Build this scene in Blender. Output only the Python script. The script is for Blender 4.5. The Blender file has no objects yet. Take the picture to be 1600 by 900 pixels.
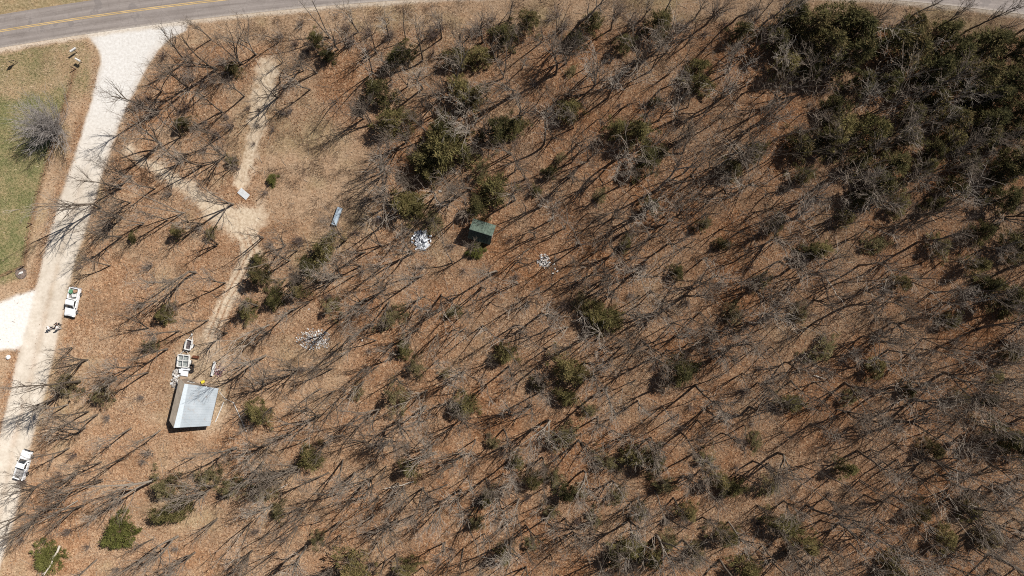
import bpy, bmesh, math, random
import numpy as np
from mathutils import Vector, Matrix

SC = bpy.context.scene
COL = SC.collection
H_CAM = 120.0
S = 0.1125                      # metres per photo pixel on the ground (1600 px = 180 m)

# ---------------------------------------------------------------- camera, sky, sun, exposure
cam_d = bpy.data.cameras.new("camera")
cam = bpy.data.objects.new("camera", cam_d)
COL.objects.link(cam)
cam.location = (0, 0, H_CAM)
cam.rotation_euler = (0, 0, 0)
cam_d.sensor_fit = 'HORIZONTAL'
cam_d.angle = 2 * math.atan(90.0 / H_CAM)
cam_d.clip_end = 6000
SC.camera = cam

SUN_EL, SUN_AZ = math.radians(46), math.atan2(0.56, 0.83)     # azimuth: angle of the direction to the sun in the xy plane
world = bpy.data.worlds.new("World")
SC.world = world
world.use_nodes = True
wn = world.node_tree.nodes
sky = wn.new('ShaderNodeTexSky')
sky.sky_type = 'NISHITA'
sky.sun_disc = False
sky.sun_elevation = SUN_EL
sky.sun_rotation = math.pi / 2 - SUN_AZ
world.node_tree.links.new(sky.outputs[0], wn['Background'].inputs[0])
wn['Background'].inputs[1].default_value = 0.05
sun_d = bpy.data.lights.new("sun", 'SUN')
sun_d.energy = 5.0
sun_d.angle = math.radians(0.53)
sun_d.color = (1.0, 0.955, 0.89)
sun = bpy.data.objects.new("sun", sun_d)
COL.objects.link(sun)
sdir = Vector((math.cos(SUN_EL) * math.cos(SUN_AZ), math.cos(SUN_EL) * math.sin(SUN_AZ), math.sin(SUN_EL)))
sun.rotation_euler = sdir.to_track_quat('Z', 'Y').to_euler()
sun.location = sdir * 300
SC.view_settings.view_transform = 'Standard'
SC.view_settings.look = 'None'
SC.view_settings.gamma = 1.0
SC.view_settings.use_curve_mapping = False
SC.view_settings.exposure = 0.45
SC.cycles.use_denoising = False
SC.cycles.pixel_filter_type = 'BLACKMAN_HARRIS'
SC.cycles.filter_width = 1.05
SC.cycles.max_bounces = 5
SC.cycles.diffuse_bounces = 2
SC.cycles.transparent_max_bounces = 4

# ---------------------------------------------------------------- helpers
def G(px, py, z=0.0):
    """ground position of a thing seen at photo pixel px,py when the seen point stands z metres up"""
    k = S * (H_CAM - z) / H_CAM
    return ((px - 800) * k, (450 - py) * k)

def P(x, y):
    return (x / S + 800, 450 - y / S)

def tag(o, label=None, cat=None, group=None, kind=None):
    if label: o['label'] = label
    if cat: o['category'] = cat
    if group: o['group'] = group
    if kind: o['kind'] = kind
    return o

def empty(name, loc=(0, 0, 0), rz=0.0, label=None, cat=None, group=None):
    o = bpy.data.objects.new(name, None)
    o.empty_display_size = 0.3
    o.location = loc
    o.rotation_euler = (0, 0, rz)
    COL.objects.link(o)
    return tag(o, label, cat, group)

def link(name, me, mat=None, parent=None, loc=None, rz=None):
    o = bpy.data.objects.new(name, me)
    COL.objects.link(o)
    if mat is not None and len(me.materials) == 0:
        me.materials.append(mat)
    if parent is not None: o.parent = parent
    if loc is not None: o.location = loc
    if rz is not None: o.rotation_euler = (0, 0, rz)
    return o

def np_mesh(name, v, f, k):
    """mesh from an (n,3) vertex array and an (m,k) face array"""
    me = bpy.data.meshes.new(name)
    v = np.asarray(v, np.float32); f = np.asarray(f, np.int32)
    me.vertices.add(len(v)); me.vertices.foreach_set('co', v.ravel())
    me.loops.add(f.size); me.loops.foreach_set('vertex_index', f.ravel())
    me.polygons.add(len(f)); me.polygons.foreach_set('loop_start', np.arange(0, f.size, k, dtype=np.int32))
    me.update(calc_edges=True)
    return me

class MB:
    """collects boxes, tubes and prisms and links them as one mesh object"""
    def __init__(s): s.bm = bmesh.new()
    def box(s, sx, sy, sz, loc=(0, 0, 0), rot=(0, 0, 0), bevel=0.0, taper=None):
        r = bmesh.ops.create_cube(s.bm, size=1.0)
        vs = r['verts']
        for v in vs:
            t = 1.0
            if taper and v.co.z > 0: v.co.x *= taper[0]; v.co.y *= taper[1]
            v.co = Vector((v.co.x * sx, v.co.y * sy, v.co.z * sz))
        if bevel > 0:
            es = list({e for v in vs for e in v.link_edges})
            g = bmesh.ops.bevel(s.bm, geom=es, offset=bevel, segments=2, affect='EDGES', profile=0.5)
            vs = list({v for f in g['faces'] for v in f.verts} | {v for v in vs if v.is_valid})
        from mathutils import Euler
        M = Matrix.Translation(loc) @ Euler(rot).to_matrix().to_4x4()
        for v in vs:
            if v.is_valid: v.co = M @ v.co
        return s
    def cyl(s, r, h, loc=(0, 0, 0), rot=(0, 0, 0), n=14, r2=None):
        from mathutils import Euler
        M = Matrix.Translation(loc) @ Euler(rot).to_matrix().to_4x4()
        bmesh.ops.create_cone(s.bm, cap_ends=True, segments=n, radius1=r, radius2=r if r2 is None else r2, depth=h, matrix=M)
        return s
    def ball(s, r, loc=(0, 0, 0), sc=(1, 1, 1), n=2):
        M = Matrix.Translation(loc) @ Matrix.Diagonal((*sc, 1))
        bmesh.ops.create_icosphere(s.bm, subdivisions=n, radius=r, matrix=M)
        return s
    def tube(s, pts, rad, n=6):
        pts = [Vector(p) for p in pts]
        rings = []
        for i, p in enumerate(pts):
            d = (pts[min(i + 1, len(pts) - 1)] - pts[max(i - 1, 0)]).normalized()
            a = d.orthogonal().normalized(); b = d.cross(a)
            r = rad[i] if isinstance(rad, (list, tuple)) else rad
            rings.append([s.bm.verts.new(p + r * (math.cos(2 * math.pi * j / n) * a + math.sin(2 * math.pi * j / n) * b)) for j in range(n)])
        for i in range(len(rings) - 1):
            for j in range(n):
                s.bm.faces.new((rings[i][j], rings[i][(j + 1) % n], rings[i + 1][(j + 1) % n], rings[i + 1][j]))
        s.bm.faces.new(rings[0][::-1]); s.bm.faces.new(rings[-1])
        return s
    def prism(s, prof, x0, x1, axis='y'):
        """profile of (a,z) points swept along an axis"""
        def mk(a, z, t): return (t, a, z) if axis == 'x' else (a, t, z)
        A = [s.bm.verts.new(mk(a, z, x0)) for a, z in prof]
        B = [s.bm.verts.new(mk(a, z, x1)) for a, z in prof]
        n = len(prof)
        for i in range(n): s.bm.faces.new((A[i], A[(i + 1) % n], B[(i + 1) % n], B[i]))
        s.bm.faces.new(A[::-1]); s.bm.faces.new(B)
        return s
    def poly(s, pts, th):
        """a slab of thickness th under a planar polygon of 3D points"""
        A = [s.bm.verts.new(p) for p in pts]
        B = [s.bm.verts.new((p[0], p[1], p[2] - th)) for p in pts]
        n = len(pts)
        for i in range(n): s.bm.faces.new((A[i], B[i], B[(i + 1) % n], A[(i + 1) % n]))
        s.bm.faces.new(A); s.bm.faces.new(B[::-1])
        return s
    def build(s, name, mat, parent=None, loc=None, rz=None):
        bmesh.ops.recalc_face_normals(s.bm, faces=s.bm.faces)
        me = bpy.data.meshes.new(name)
        s.bm.to_mesh(me); s.bm.free()
        return link(name, me, mat, parent, loc, rz)

# ---------------------------------------------------------------- materials
def new_mat(name):
    m = bpy.data.materials.new(name); m.use_nodes = True
    b = m.node_tree.nodes['Principled BSDF']
    b.inputs['Specular IOR Level'].default_value = 0.2
    return m, m.node_tree, b

def N(nt, t, **kw):
    n = nt.nodes.new(t)
    for k, v in kw.items(): setattr(n, k, v)
    return n

def noise(nt, vec, scale, detail=4, rough=0.6, dim='3D'):
    n = N(nt, 'ShaderNodeTexNoise'); n.noise_dimensions = dim
    n.inputs['Scale'].default_value = scale; n.inputs['Detail'].default_value = detail; n.inputs['Roughness'].default_value = rough
    nt.links.new(vec, n.inputs['Vector'])
    return n.outputs[0]

def ramp(nt, fac, stops, interp='LINEAR'):
    r = N(nt, 'ShaderNodeValToRGB'); r.color_ramp.interpolation = interp
    el = r.color_ramp.elements
    while len(el) > len(stops): el.remove(el[-1])
    while len(el) < len(stops): el.new(1.0)
    for e, (p, c) in zip(el, stops):
        e.position = p
        e.color = (c, c, c, 1) if isinstance(c, (int, float)) else (*c, 1)
    nt.links.new(fac, r.inputs[0])
    return r.outputs[0]

def mixc(nt, fac, a, b, mode='MIX'):
    m = N(nt, 'ShaderNodeMix', data_type='RGBA', blend_type=mode)
    for sock, val in ((m.inputs[0], fac), (m.inputs[6], a), (m.inputs[7], b)):
        if isinstance(val, (int, float)): sock.default_value = val
        elif isinstance(val, tuple): sock.default_value = (*val, 1)
        else: nt.links.new(val, sock)
    return m.outputs[2]

def math_(nt, op, a, b=0.0, clamp=False):
    m = N(nt, 'ShaderNodeMath', operation=op); m.use_clamp = clamp
    for sock, val in ((m.inputs[0], a), (m.inputs[1], b)):
        if isinstance(val, (int, float)): sock.default_value = val
        else: nt.links.new(val, sock)
    return m.outputs[0]

def plain(name, col, rough=0.6, var=0.12, scale=3.0, metal=0.0, spec=0.3):
    """a paint, metal or wood with soft dirt and fading of its own"""
    m, nt, b = new_mat(name)
    tc = N(nt, 'ShaderNodeTexCoord')
    f = noise(nt, tc.outputs['Object'], scale, 5, 0.65)
    d = tuple(c * (1 - 2.2 * var) for c in col); u = tuple(min(1, c * (1 + var)) for c in col)
    nt.links.new(ramp(nt, f, [(0.3, d), (0.7, u)]), b.inputs['Base Color'])
    b.inputs['Roughness'].default_value = rough; b.inputs['Metallic'].default_value = metal
    b.inputs['Specular IOR Level'].default_value = spec
    return m

def bark_mat(name, stops, rnd=0.5):
    m, nt, b = new_mat(name)
    oi = N(nt, 'ShaderNodeObjectInfo'); geo = N(nt, 'ShaderNodeNewGeometry')
    f = noise(nt, geo.outputs['Position'], 1.3, 4, 0.7)
    v = math_(nt, 'ADD', math_(nt, 'MULTIPLY', oi.outputs['Random'], rnd), math_(nt, 'MULTIPLY', f, 1 - rnd))
    nt.links.new(ramp(nt, v, stops), b.inputs['Base Color'])
    b.inputs['Roughness'].default_value = 0.9; b.inputs['Specular IOR Level'].default_value = 0.1
    return m

def leaf_mat(name, stops):
    m, nt, b = new_mat(name)
    oi = N(nt, 'ShaderNodeObjectInfo'); at = N(nt, 'ShaderNodeAttribute', attribute_name='tint')
    v = math_(nt, 'ADD', math_(nt, 'MULTIPLY', oi.outputs['Random'], 0.35), math_(nt, 'MULTIPLY', at.outputs['Fac'], 0.65))
    col = ramp(nt, v, stops)
    nt.links.new(col, b.inputs['Base Color'])
    b.inputs['Roughness'].default_value = 0.8; b.inputs['Specular IOR Level'].default_value = 0.1
    tr = N(nt, 'ShaderNodeBsdfTranslucent'); nt.links.new(col, tr.inputs[0])
    mx = N(nt, 'ShaderNodeMixShader'); mx.inputs[0].default_value = 0.25
    nt.links.new(b.outputs[0], mx.inputs[1]); nt.links.new(tr.outputs[0], mx.inputs[2])
    nt.links.new(mx.outputs[0], nt.nodes['Material Output'].inputs[0])
    return m

M_TRUNK = bark_mat('bark', [(0.2, (0.085, 0.066, 0.05)), (0.55, (0.15, 0.122, 0.097)), (0.85, (0.27, 0.235, 0.195))])
M_TWIG = bark_mat('twigs', [(0.2, (0.15, 0.115, 0.088)), (0.5, (0.25, 0.202, 0.16)), (0.85, (0.46, 0.40, 0.335))])
M_BRUSH = bark_mat('brush stems', [(0.2, (0.13, 0.09, 0.075)), (0.5, (0.20, 0.155, 0.13)), (0.8, (0.27, 0.23, 0.195))], 0.7)
M_PALEWOOD = bark_mat('bleached wood', [(0.2, (0.30, 0.26, 0.215)), (0.8, (0.46, 0.41, 0.35))])
M_CEDARBARK = bark_mat('cedar bark', [(0.2, (0.10, 0.06, 0.04)), (0.8, (0.16, 0.11, 0.08))])
M_CEDAR = leaf_mat('cedar foliage', [(0.1, (0.072, 0.07, 0.028)), (0.45, (0.15, 0.130, 0.050)), (0.7, (0.20, 0.164, 0.068)), (0.95, (0.25, 0.175, 0.085))])
M_DARKCEDAR = leaf_mat('dark cedar foliage', [(0.1, (0.044, 0.043, 0.019)), (0.5, (0.098, 0.088, 0.035)), (0.95, (0.165, 0.115, 0.055))])
M_OLIVE = leaf_mat('faded olive foliage', [(0.1, (0.11, 0.10, 0.048)), (0.5, (0.185, 0.16, 0.075)), (0.95, (0.25, 0.185, 0.11))])
M_GREEN = leaf_mat('fresh green foliage', [(0.1, (0.08, 0.085, 0.024)), (0.5, (0.145, 0.145, 0.042)), (0.95, (0.20, 0.19, 0.07))])

# ---------------------------------------------------------------- ground weights, in photo pixels on the ground plane
rng = np.random.default_rng(7)
random.seed(7)
_vn = {}
def vnoise(x, y, scale, seed=0):
    if seed not in _vn: _vn[seed] = np.random.default_rng(100 + seed).random((257, 257))
    t = _vn[seed]
    u, v = x / scale + 1000.37, y / scale + 1000.71
    i, j = np.floor(u).astype(int), np.floor(v).astype(int)
    a, b = u - i, v - j
    a = a * a * (3 - 2 * a); b = b * b * (3 - 2 * b)
    i %= 256; j %= 256
    return (t[i, j] * (1 - a) + t[i + 1, j] * a) * (1 - b) + (t[i, j + 1] * (1 - a) + t[i + 1, j + 1] * a) * b

def fbm(x, y, scale, seed=0, o=4):
    s = 0; w = 0
    for k in range(o):
        s = s + vnoise(x, y, scale / 2 ** k, seed * 10 + k) * 0.6 ** k; w += 0.6 ** k
    return s / w - 0.5

def pdist(x, y, pts):
    d = np.full(np.shape(x), 1e9)
    for (x0, y0), (x1, y1) in zip(pts[:-1], pts[1:]):
        dx, dy = x1 - x0, y1 - y0
        t = np.clip(((x - x0) * dx + (y - y0) * dy) / (dx * dx + dy * dy), 0, 1)
        d = np.minimum(d, np.hypot(x - x0 - t * dx, y - y0 - t * dy))
    return d

def sstep(a, b, v):
    t = np.clip((v - a) / (b - a), 0, 1)
    return t * t * (3 - 2 * t)

RY = [-400, 20, 48, 60, 80, 100, 130, 160, 200, 250, 300, 350, 400, 450, 500, 550, 600, 650, 700, 750, 800, 860, 900, 1400]
RL = [130, 128, 128, 140, 153, 156, 149, 141, 128, 114, 97, 82, 67, 55, 43, 29, 17, 5, -6, -14, -24, -38, -48, -160]
RR = [300, 300, 292, 268, 247, 234, 218, 203, 186, 168, 152, 138, 121, 107, 96, 86, 75, 60, 47, 36, 26, 8, -4, -120]
DIRT = [((200, 236), 6), ((240, 258), 7), ((285, 292), 10), ((330, 325), 16), ((362, 345), 22), ((403, 334), 15)]
DIRT2 = [(362, 340), (384, 368), (393, 395), (376, 430), (350, 475), (332, 520), (322, 560)]
GULLY = [(418, 112), (410, 160), (398, 205), (388, 250), (376, 285)]
def road_y(x):                  # near edge of the paved road
    d = x - 1050.0
    return np.where(d < 0, 8.09e-5, 1.22e-4) * d * d - 15.0
FENCE = [(118, 108), (107, 150), (92, 195), (78, 245), (62, 300), (50, 350), (38, 416)]
FENCE2 = [(38, 416), (0, 432), (-60, 456)]

def weights(px, py):
    n1 = fbm(px, py, 60, 1); n2 = fbm(px, py, 14, 2)
    wob = n2 * 9 + n1 * 8
    l = np.interp(py, RY, RL); r = np.interp(py, RY, RR)
    ry = road_y(px)
    inside = np.minimum(px - l, r - px)
    gravel = sstep(-2.5, 3.5, inside + wob * 0.55) * sstep(ry - 8, ry - 2, py)
    tt = (px - l) / np.maximum(r - l, 1)
    low = sstep(200, 420, py)
    worn = 0.42 * np.exp(-((tt - 0.5) / 0.09) ** 2) * low + 0.30 * sstep(0.80, 1.0, tt) + 0.25 * sstep(0.16, 0.0, tt)
    gravel = gravel * (1 - np.clip(worn * (0.65 + 1.6 * n2 + 1.2 * n1), 0, .7))
    dvy = np.minimum(py - (470 - 0.33 * px), 548 - 0.1 * px - py)
    drive = sstep(-4, 5, np.minimum(dvy, 60 - px) + wob * 0.9)
    d = pdist(px, py, [p for p, _ in DIRT])
    hw = np.interp(px, [p[0] for p, _ in DIRT], [w for _, w in DIRT])
    dirt = 0.95 * sstep(13, -11, d - hw + wob * 2.6 + 7 * fbm(px, py, 30, 15))
    dirt = np.maximum(dirt, 0.86 * sstep(7, -6, pdist(px, py, DIRT2) - np.interp(py, [350, 400, 520], [17, 11, 10]) + wob * 1.8) * (1 - 0.65 * sstep(2.2, 0.8, np.abs(pdist(px, py, DIRT2) - 4.5))) * sstep(640, 480, py))
    dirt = np.maximum(dirt, 0.9 * sstep(8, -7, pdist(px, py, GULLY) - 14 + wob * 3.0 + 10 * fbm(px, py, 24, 16)))
    yard = sstep(1.2, 0.7, np.hypot((px - 312) / 52, (py - 602) / 80) + n1 * 0.5)
    dirt = np.maximum(dirt, 0.42 * yard)
    clear = sstep(1.15, 0.65, np.hypot((px - 490) / 105, (py - 275) / 115) + n1 * 0.8)
    clear = np.maximum(clear, 0.6 * sstep(1.15, 0.6, np.hypot((px - 430) / 130, (py - 590) / 70) + n1 * 0.9))
    clear = np.maximum(clear, 0.9 * yard)
    clear = np.maximum(clear, sstep(-0.02, 0.16, fbm(px, py, 70, 11)) * (0.2 + 0.45 * sstep(900, 300, px)) * sstep(0, 60, px))
    verge = sstep(50, 34, (py - ry) + n2 * 14 + n1 * 18 - 8 * (px > 420) + 12 * sstep(1000, 1500, px))
    clear = np.maximum(clear, verge)
    rdist = px - r
    clear = np.maximum(clear, 0.85 * sstep(16, 3, rdist + n2 * 12) * (rdist > -30))
    # the mown field left of the gravel road
    left = sstep(4, 18, l - px + n2 * 8)
    fx = np.interp(py, [-300, 60, 108, 150, 245, 300, 350, 416, 450], [130, 118, 116, 105, 78, 62, 50, 38, 30])
    inf = sstep(-2, 6, fx - px + n2 * 5) * sstep(ry + 55, ry + 62 + 30, py + n1 * 40) * sstep(452, 434, py + px * 0.3 + n2 * 6)
    grass = inf * left
    grass = np.maximum(grass, 0.62 * left * sstep(ry + 6, ry + 14, py + n2 * 8) * sstep(170, 120, py) * (px < 150) * (0.5 + 2.2 * np.clip(n1 + .2, 0, .3)))
    clear = np.maximum(clear, left * (py < 800))
    # far side of the paved road
    far = sstep(ry - 46, ry - 54, py)
    grass = np.maximum(grass, 0.55 * far)
    clear = np.maximum(clear, far)
    shoulder = sstep(7, 1, np.abs(py - ry - 3) + n2 * 6)
    weeds = sstep(5, 1, pdist(px, py, FENCE) + n2 * 4) + sstep(4, 1, pdist(px, py, FENCE2) + n2 * 3)
    pit = sstep(10, 7, np.hypot(px - 33, py - 427) + n2 * 2)
    rust_vignette = sstep(200, 1000, px + n1 * 300)  # redder litter, plus right-hand vignette and backlit darkening painted into its colour
    return dict(gravel=gravel, drive=drive * (px < l + 12), dirt=dirt, clear=np.clip(clear, 0, 1), grass=np.clip(grass, 0, 1),
                shoulder=shoulder, weeds=np.clip(weeds, 0, 1), pit=pit, rust_vignette=rust_vignette, yard=yard)

def ground_material():
    m, nt, b = new_mat('forest floor')
    geo = N(nt, 'ShaderNodeNewGeometry'); pos = geo.outputs['Position']
    wa = N(nt, 'ShaderNodeAttribute', attribute_name='wa'); wb = N(nt, 'ShaderNodeAttribute', attribute_name='wb'); wc = N(nt, 'ShaderNodeAttribute', attribute_name='wc')
    sa = N(nt, 'ShaderNodeSeparateColor'); sb = N(nt, 'ShaderNodeSeparateColor'); sc = N(nt, 'ShaderNodeSeparateColor')
    for w, s in ((wa, sa), (wb, sb), (wc, sc)): nt.links.new(w.outputs['Color'], s.inputs[0])
    big = noise(nt, pos, 0.06, 4, 0.6); mid = noise(nt, pos, 0.35, 5, 0.65); fine = noise(nt, pos, 2.2, 6, 0.75); speck = noise(nt, pos, 5.5, 3, 0.8)
    leaf = N(nt, 'ShaderNodeTexVoronoi'); leaf.inputs['Scale'].default_value = 4.5; nt.links.new(pos, leaf.inputs['Vector'])
    lv = N(nt, 'ShaderNodeSeparateColor'); nt.links.new(leaf.outputs['Color'], lv.inputs[0])
    litter_a = ramp(nt, fine, [(0.28, (0.125, 0.068, 0.038)), (0.45, (0.26, 0.150, 0.086)), (0.58, (0.35, 0.215, 0.128)), (0.72, (0.45, 0.305, 0.195))])
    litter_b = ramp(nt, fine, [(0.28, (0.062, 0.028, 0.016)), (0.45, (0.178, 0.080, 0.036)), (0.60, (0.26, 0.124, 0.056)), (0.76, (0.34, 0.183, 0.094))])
    rf = math_(nt, 'ADD', math_(nt, 'MULTIPLY', sb.outputs[2], 0.55), math_(nt, 'MULTIPLY', ramp(nt, mid, [(0.38, 0.0), (0.62, 1.0)]), 0.5), True)  # mixes in the redder, darker litter that carries the painted vignette
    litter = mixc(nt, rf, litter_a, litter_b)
    litter = mixc(nt, math_(nt, 'MULTIPLY', ramp(nt, big, [(0.42, 0.0), (0.62, 1.0)]), 0.55), litter, ramp(nt, fine, [(0.3, (0.17, 0.125, 0.085)), (0.7, (0.38, 0.29, 0.205))]))
    litter = mixc(nt, ramp(nt, lv.outputs[0], [(0.78, 0.0), (0.92, 0.55)]), litter, (0.50, 0.36, 0.23))
    litter = mixc(nt, ramp(nt, lv.outputs[1], [(0.80, 0.0), (0.95, 0.6)]), litter, (0.085, 0.048, 0.03))
    # dry grass and weeds
    dry = ramp(nt, fine, [(0.28, (0.175, 0.112, 0.068)), (0.5, (0.335, 0.232, 0.150)), (0.72, (0.475, 0.355, 0.245))])
    dry = mixc(nt, math_(nt, 'MULTIPLY', ramp(nt, mid, [(0.45, 0.0), (0.65, 1.0)]), 0.5), dry, ramp(nt, fine, [(0.3, (0.20, 0.11, 0.06)), (0.7, (0.40, 0.25, 0.14))]))
    dry = mixc(nt, math_(nt, 'MULTIPLY', ramp(nt, big, [(0.5, 0.0), (0.62, 1.0)]), 0.4), dry, ramp(nt, fine, [(0.3, (0.13, 0.115, 0.05)), (0.7, (0.30, 0.26, 0.13))]))
    c = mixc(nt, sa.outputs[1], litter, dry)
    g = ramp(nt, fine, [(0.28, (0.06, 0.072, 0.027)), (0.5, (0.12, 0.134, 0.052)), (0.75, (0.26, 0.24, 0.115))])
    g = mixc(nt, ramp(nt, mid, [(0.40, 0.0), (0.66, 0.75)]), g, ramp(nt, fine, [(0.3, (0.19, 0.16, 0.075)), (0.7, (0.34, 0.28, 0.15))]))
    drift = noise(nt, pos, 0.16, 5, 0.7)
    c = mixc(nt, math_(nt, 'MULTIPLY', ramp(nt, drift, [(0.52, 0.0), (0.66, 1.0)]), 0.55), c, ramp(nt, fine, [(0.3, (0.10, 0.062, 0.038)), (0.7, (0.22, 0.145, 0.09))]))
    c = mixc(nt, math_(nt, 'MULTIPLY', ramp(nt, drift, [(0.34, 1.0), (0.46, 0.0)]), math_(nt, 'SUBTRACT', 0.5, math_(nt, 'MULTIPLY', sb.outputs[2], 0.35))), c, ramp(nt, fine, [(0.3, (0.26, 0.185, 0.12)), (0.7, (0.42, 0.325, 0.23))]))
    gf = math_(nt, 'MULTIPLY', sa.outputs[0], ramp(nt, math_(nt, 'ADD', math_(nt, 'MULTIPLY', mid, 0.5), math_(nt, 'MULTIPLY', fine, 0.5)), [(0.30, 1.0), (0.68, 0.55)]))
    c = mixc(nt, gf, c, g)
    weeds = ramp(nt, fine, [(0.3, (0.12, 0.075, 0.042)), (0.7, (0.30, 0.20, 0.12))])
    c = mixc(nt, sc.outputs[0], c, weeds)
    dirt = ramp(nt, fine, [(0.28, (0.30, 0.23, 0.155)), (0.5, (0.47, 0.385, 0.285)), (0.72, (0.60, 0.525, 0.42))])
    df = ramp(nt, math_(nt, 'ADD', sa.outputs[2], math_(nt, 'MULTIPLY', math_(nt, 'SUBTRACT', math_(nt, 'ADD', math_(nt, 'MULTIPLY', mid, 0.6), math_(nt, 'MULTIPLY', fine, 0.4)), 0.5), 1.6)), [(0.12, 0.0), (1.05, 1.0)])
    c = mixc(nt, df, c, dirt)
    grav = ramp(nt, math_(nt, 'ADD', math_(nt, 'MULTIPLY', mid, 0.6), math_(nt, 'MULTIPLY', fine, 0.4)), [(0.32, (0.36, 0.31, 0.25)), (0.5, (0.47, 0.42, 0.355)), (0.65, (0.56, 0.51, 0.445))])
    grav = mixc(nt, sc.outputs[1], grav, ramp(nt, fine, [(0.3, (0.46, 0.435, 0.405)), (0.62, (0.60, 0.585, 0.56))]))
    gw = math_(nt, 'MULTIPLY', sb.outputs[0], 1.0)
    c = mixc(nt, gw, c, grav)
    sh = ramp(nt, fine, [(0.3, (0.34, 0.28, 0.215)), (0.7, (0.62, 0.555, 0.47))])
    c = mixc(nt, math_(nt, 'MULTIPLY', sb.outputs[1], 0.8), c, sh)
    c = mixc(nt, sc.outputs[2], c, ramp(nt, fine, [(0.3, (0.11, 0.085, 0.07)), (0.7, (0.22, 0.17, 0.14))]))
    c = mixc(nt, math_(nt, 'MULTIPLY', ramp(nt, speck, [(0.60, 0.0), (0.72, 1.0)]), 0.35), c, mixc(nt, 0.5, c, (0.80, 0.70, 0.58)))
    nt.links.new(c, b.inputs['Base Color'])
    b.inputs['Roughness'].default_value = 1.0; b.inputs['Specular IOR Level'].default_value = 0.0
    try: b.inputs['Diffuse Roughness'].default_value = 1.0
    except Exception: pass
    bump = N(nt, 'ShaderNodeBump'); bump.inputs['Strength'].default_value = 0.55; bump.inputs['Distance'].default_value = 0.12
    rough_h = math_(nt, 'MULTIPLY', fine, math_(nt, 'SUBTRACT', 1.0, math_(nt, 'MULTIPLY', gw, 0.85)))
    nt.links.new(rough_h, bump.inputs['Height']); nt.links.new(bump.outputs[0], b.inputs['Normal'])
    return m
M_GROUND = ground_material()

def relief(x, y):
    px, py = P(x, y)
    h = 0.35 * fbm(px, py, 90, 5, 3) + 0.10 * fbm(px, py, 18, 6, 2)
    flat = sstep(60, 30, py - road_y(px)) + sstep(14, 2, px - np.interp(py, RY, RR)) + (px < np.interp(py, RY, RR))
    flat = np.clip(np.maximum(flat, sstep(70, 50, np.hypot(px - 308, (py - 610) * 0.7))), 0, 1)
    gl = -0.35 * sstep(14, 2, pdist(px, py, GULLY))
    edge = sstep(108, 92, np.abs(x)) * sstep(70, 58, np.abs(y))
    return (h * (1 - flat) + gl) * edge

def build_ground():
    fx = np.arange(-102, 102.01, 0.3); fy = np.arange(-66, 66.01, 0.3)
    outx = np.array([-2500, -1200, -600, -300, -180, -130.]); outy = np.array([-2500, -1200, -600, -300, -160, -90.])
    xs = np.concatenate([outx, fx, -outx[::-1]]); ys = np.concatenate([outy, fy, -outy[::-1]])
    X, Y = np.meshgrid(xs, ys, indexing='ij')
    px, py = P(X, Y)
    w = weights(px, py)
    Z = relief(X, Y)
    ny = len(ys); nx = len(xs)
    V = np.stack([X, Y, Z], -1).reshape(-1, 3)
    I, J = np.meshgrid(np.arange(nx - 1), np.arange(ny - 1), indexing='ij')
    F = np.stack([I * ny + J, (I + 1) * ny + J, (I + 1) * ny + J + 1, I * ny + J + 1], -1).reshape(-1, 4)
    cx = px.reshape(-1)[F].mean(1); cy = py.reshape(-1)[F].mean(1)
    gr = w['gravel'].reshape(-1)[F].mean(1); dv = w['drive'].reshape(-1)[F].mean(1)
    dt = w['dirt'].reshape(-1)[F].mean(1); gs = w['grass'].reshape(-1)[F].mean(1)
    cls = np.zeros(len(F), int)
    cls[(gs > 0.5)] = 3
    cls[dt > 0.55] = 4
    cls[dv > 0.5] = 2
    cls[gr > 0.5] = 1
    ones = np.ones_like(X)
    A = np.stack([w['grass'], w['clear'], w['dirt'], ones], -1).reshape(-1, 4)
    B = np.stack([np.maximum(w['gravel'], w['drive']), w['shoulder'], w['rust_vignette'], ones], -1).reshape(-1, 4)
    white = np.maximum(w['drive'] * (1 - w['gravel']), w['gravel'] * sstep(330, 120, py))
    Cc = np.stack([w['weeds'], white, w['pit'], ones], -1).reshape(-1, 4)
    for k, name in enumerate(['ground', 'gravel_road', 'driveway', 'field', 'dirt_track']):
        f = F[cls == k]
        used, inv = np.unique(f, return_inverse=True)
        me = np_mesh(name, V[used], inv.reshape(-1, 4), 4)
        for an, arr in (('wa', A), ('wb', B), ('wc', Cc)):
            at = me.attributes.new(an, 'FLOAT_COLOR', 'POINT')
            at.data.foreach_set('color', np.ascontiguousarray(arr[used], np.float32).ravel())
        me.polygons.foreach_set('use_smooth', np.ones(len(me.polygons), bool))
        tag(link(name, me, M_GROUND), kind='structure')
build_ground()

def gz(x, y):
    return float(relief(np.array([x]), np.array([y]))[0])

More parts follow.
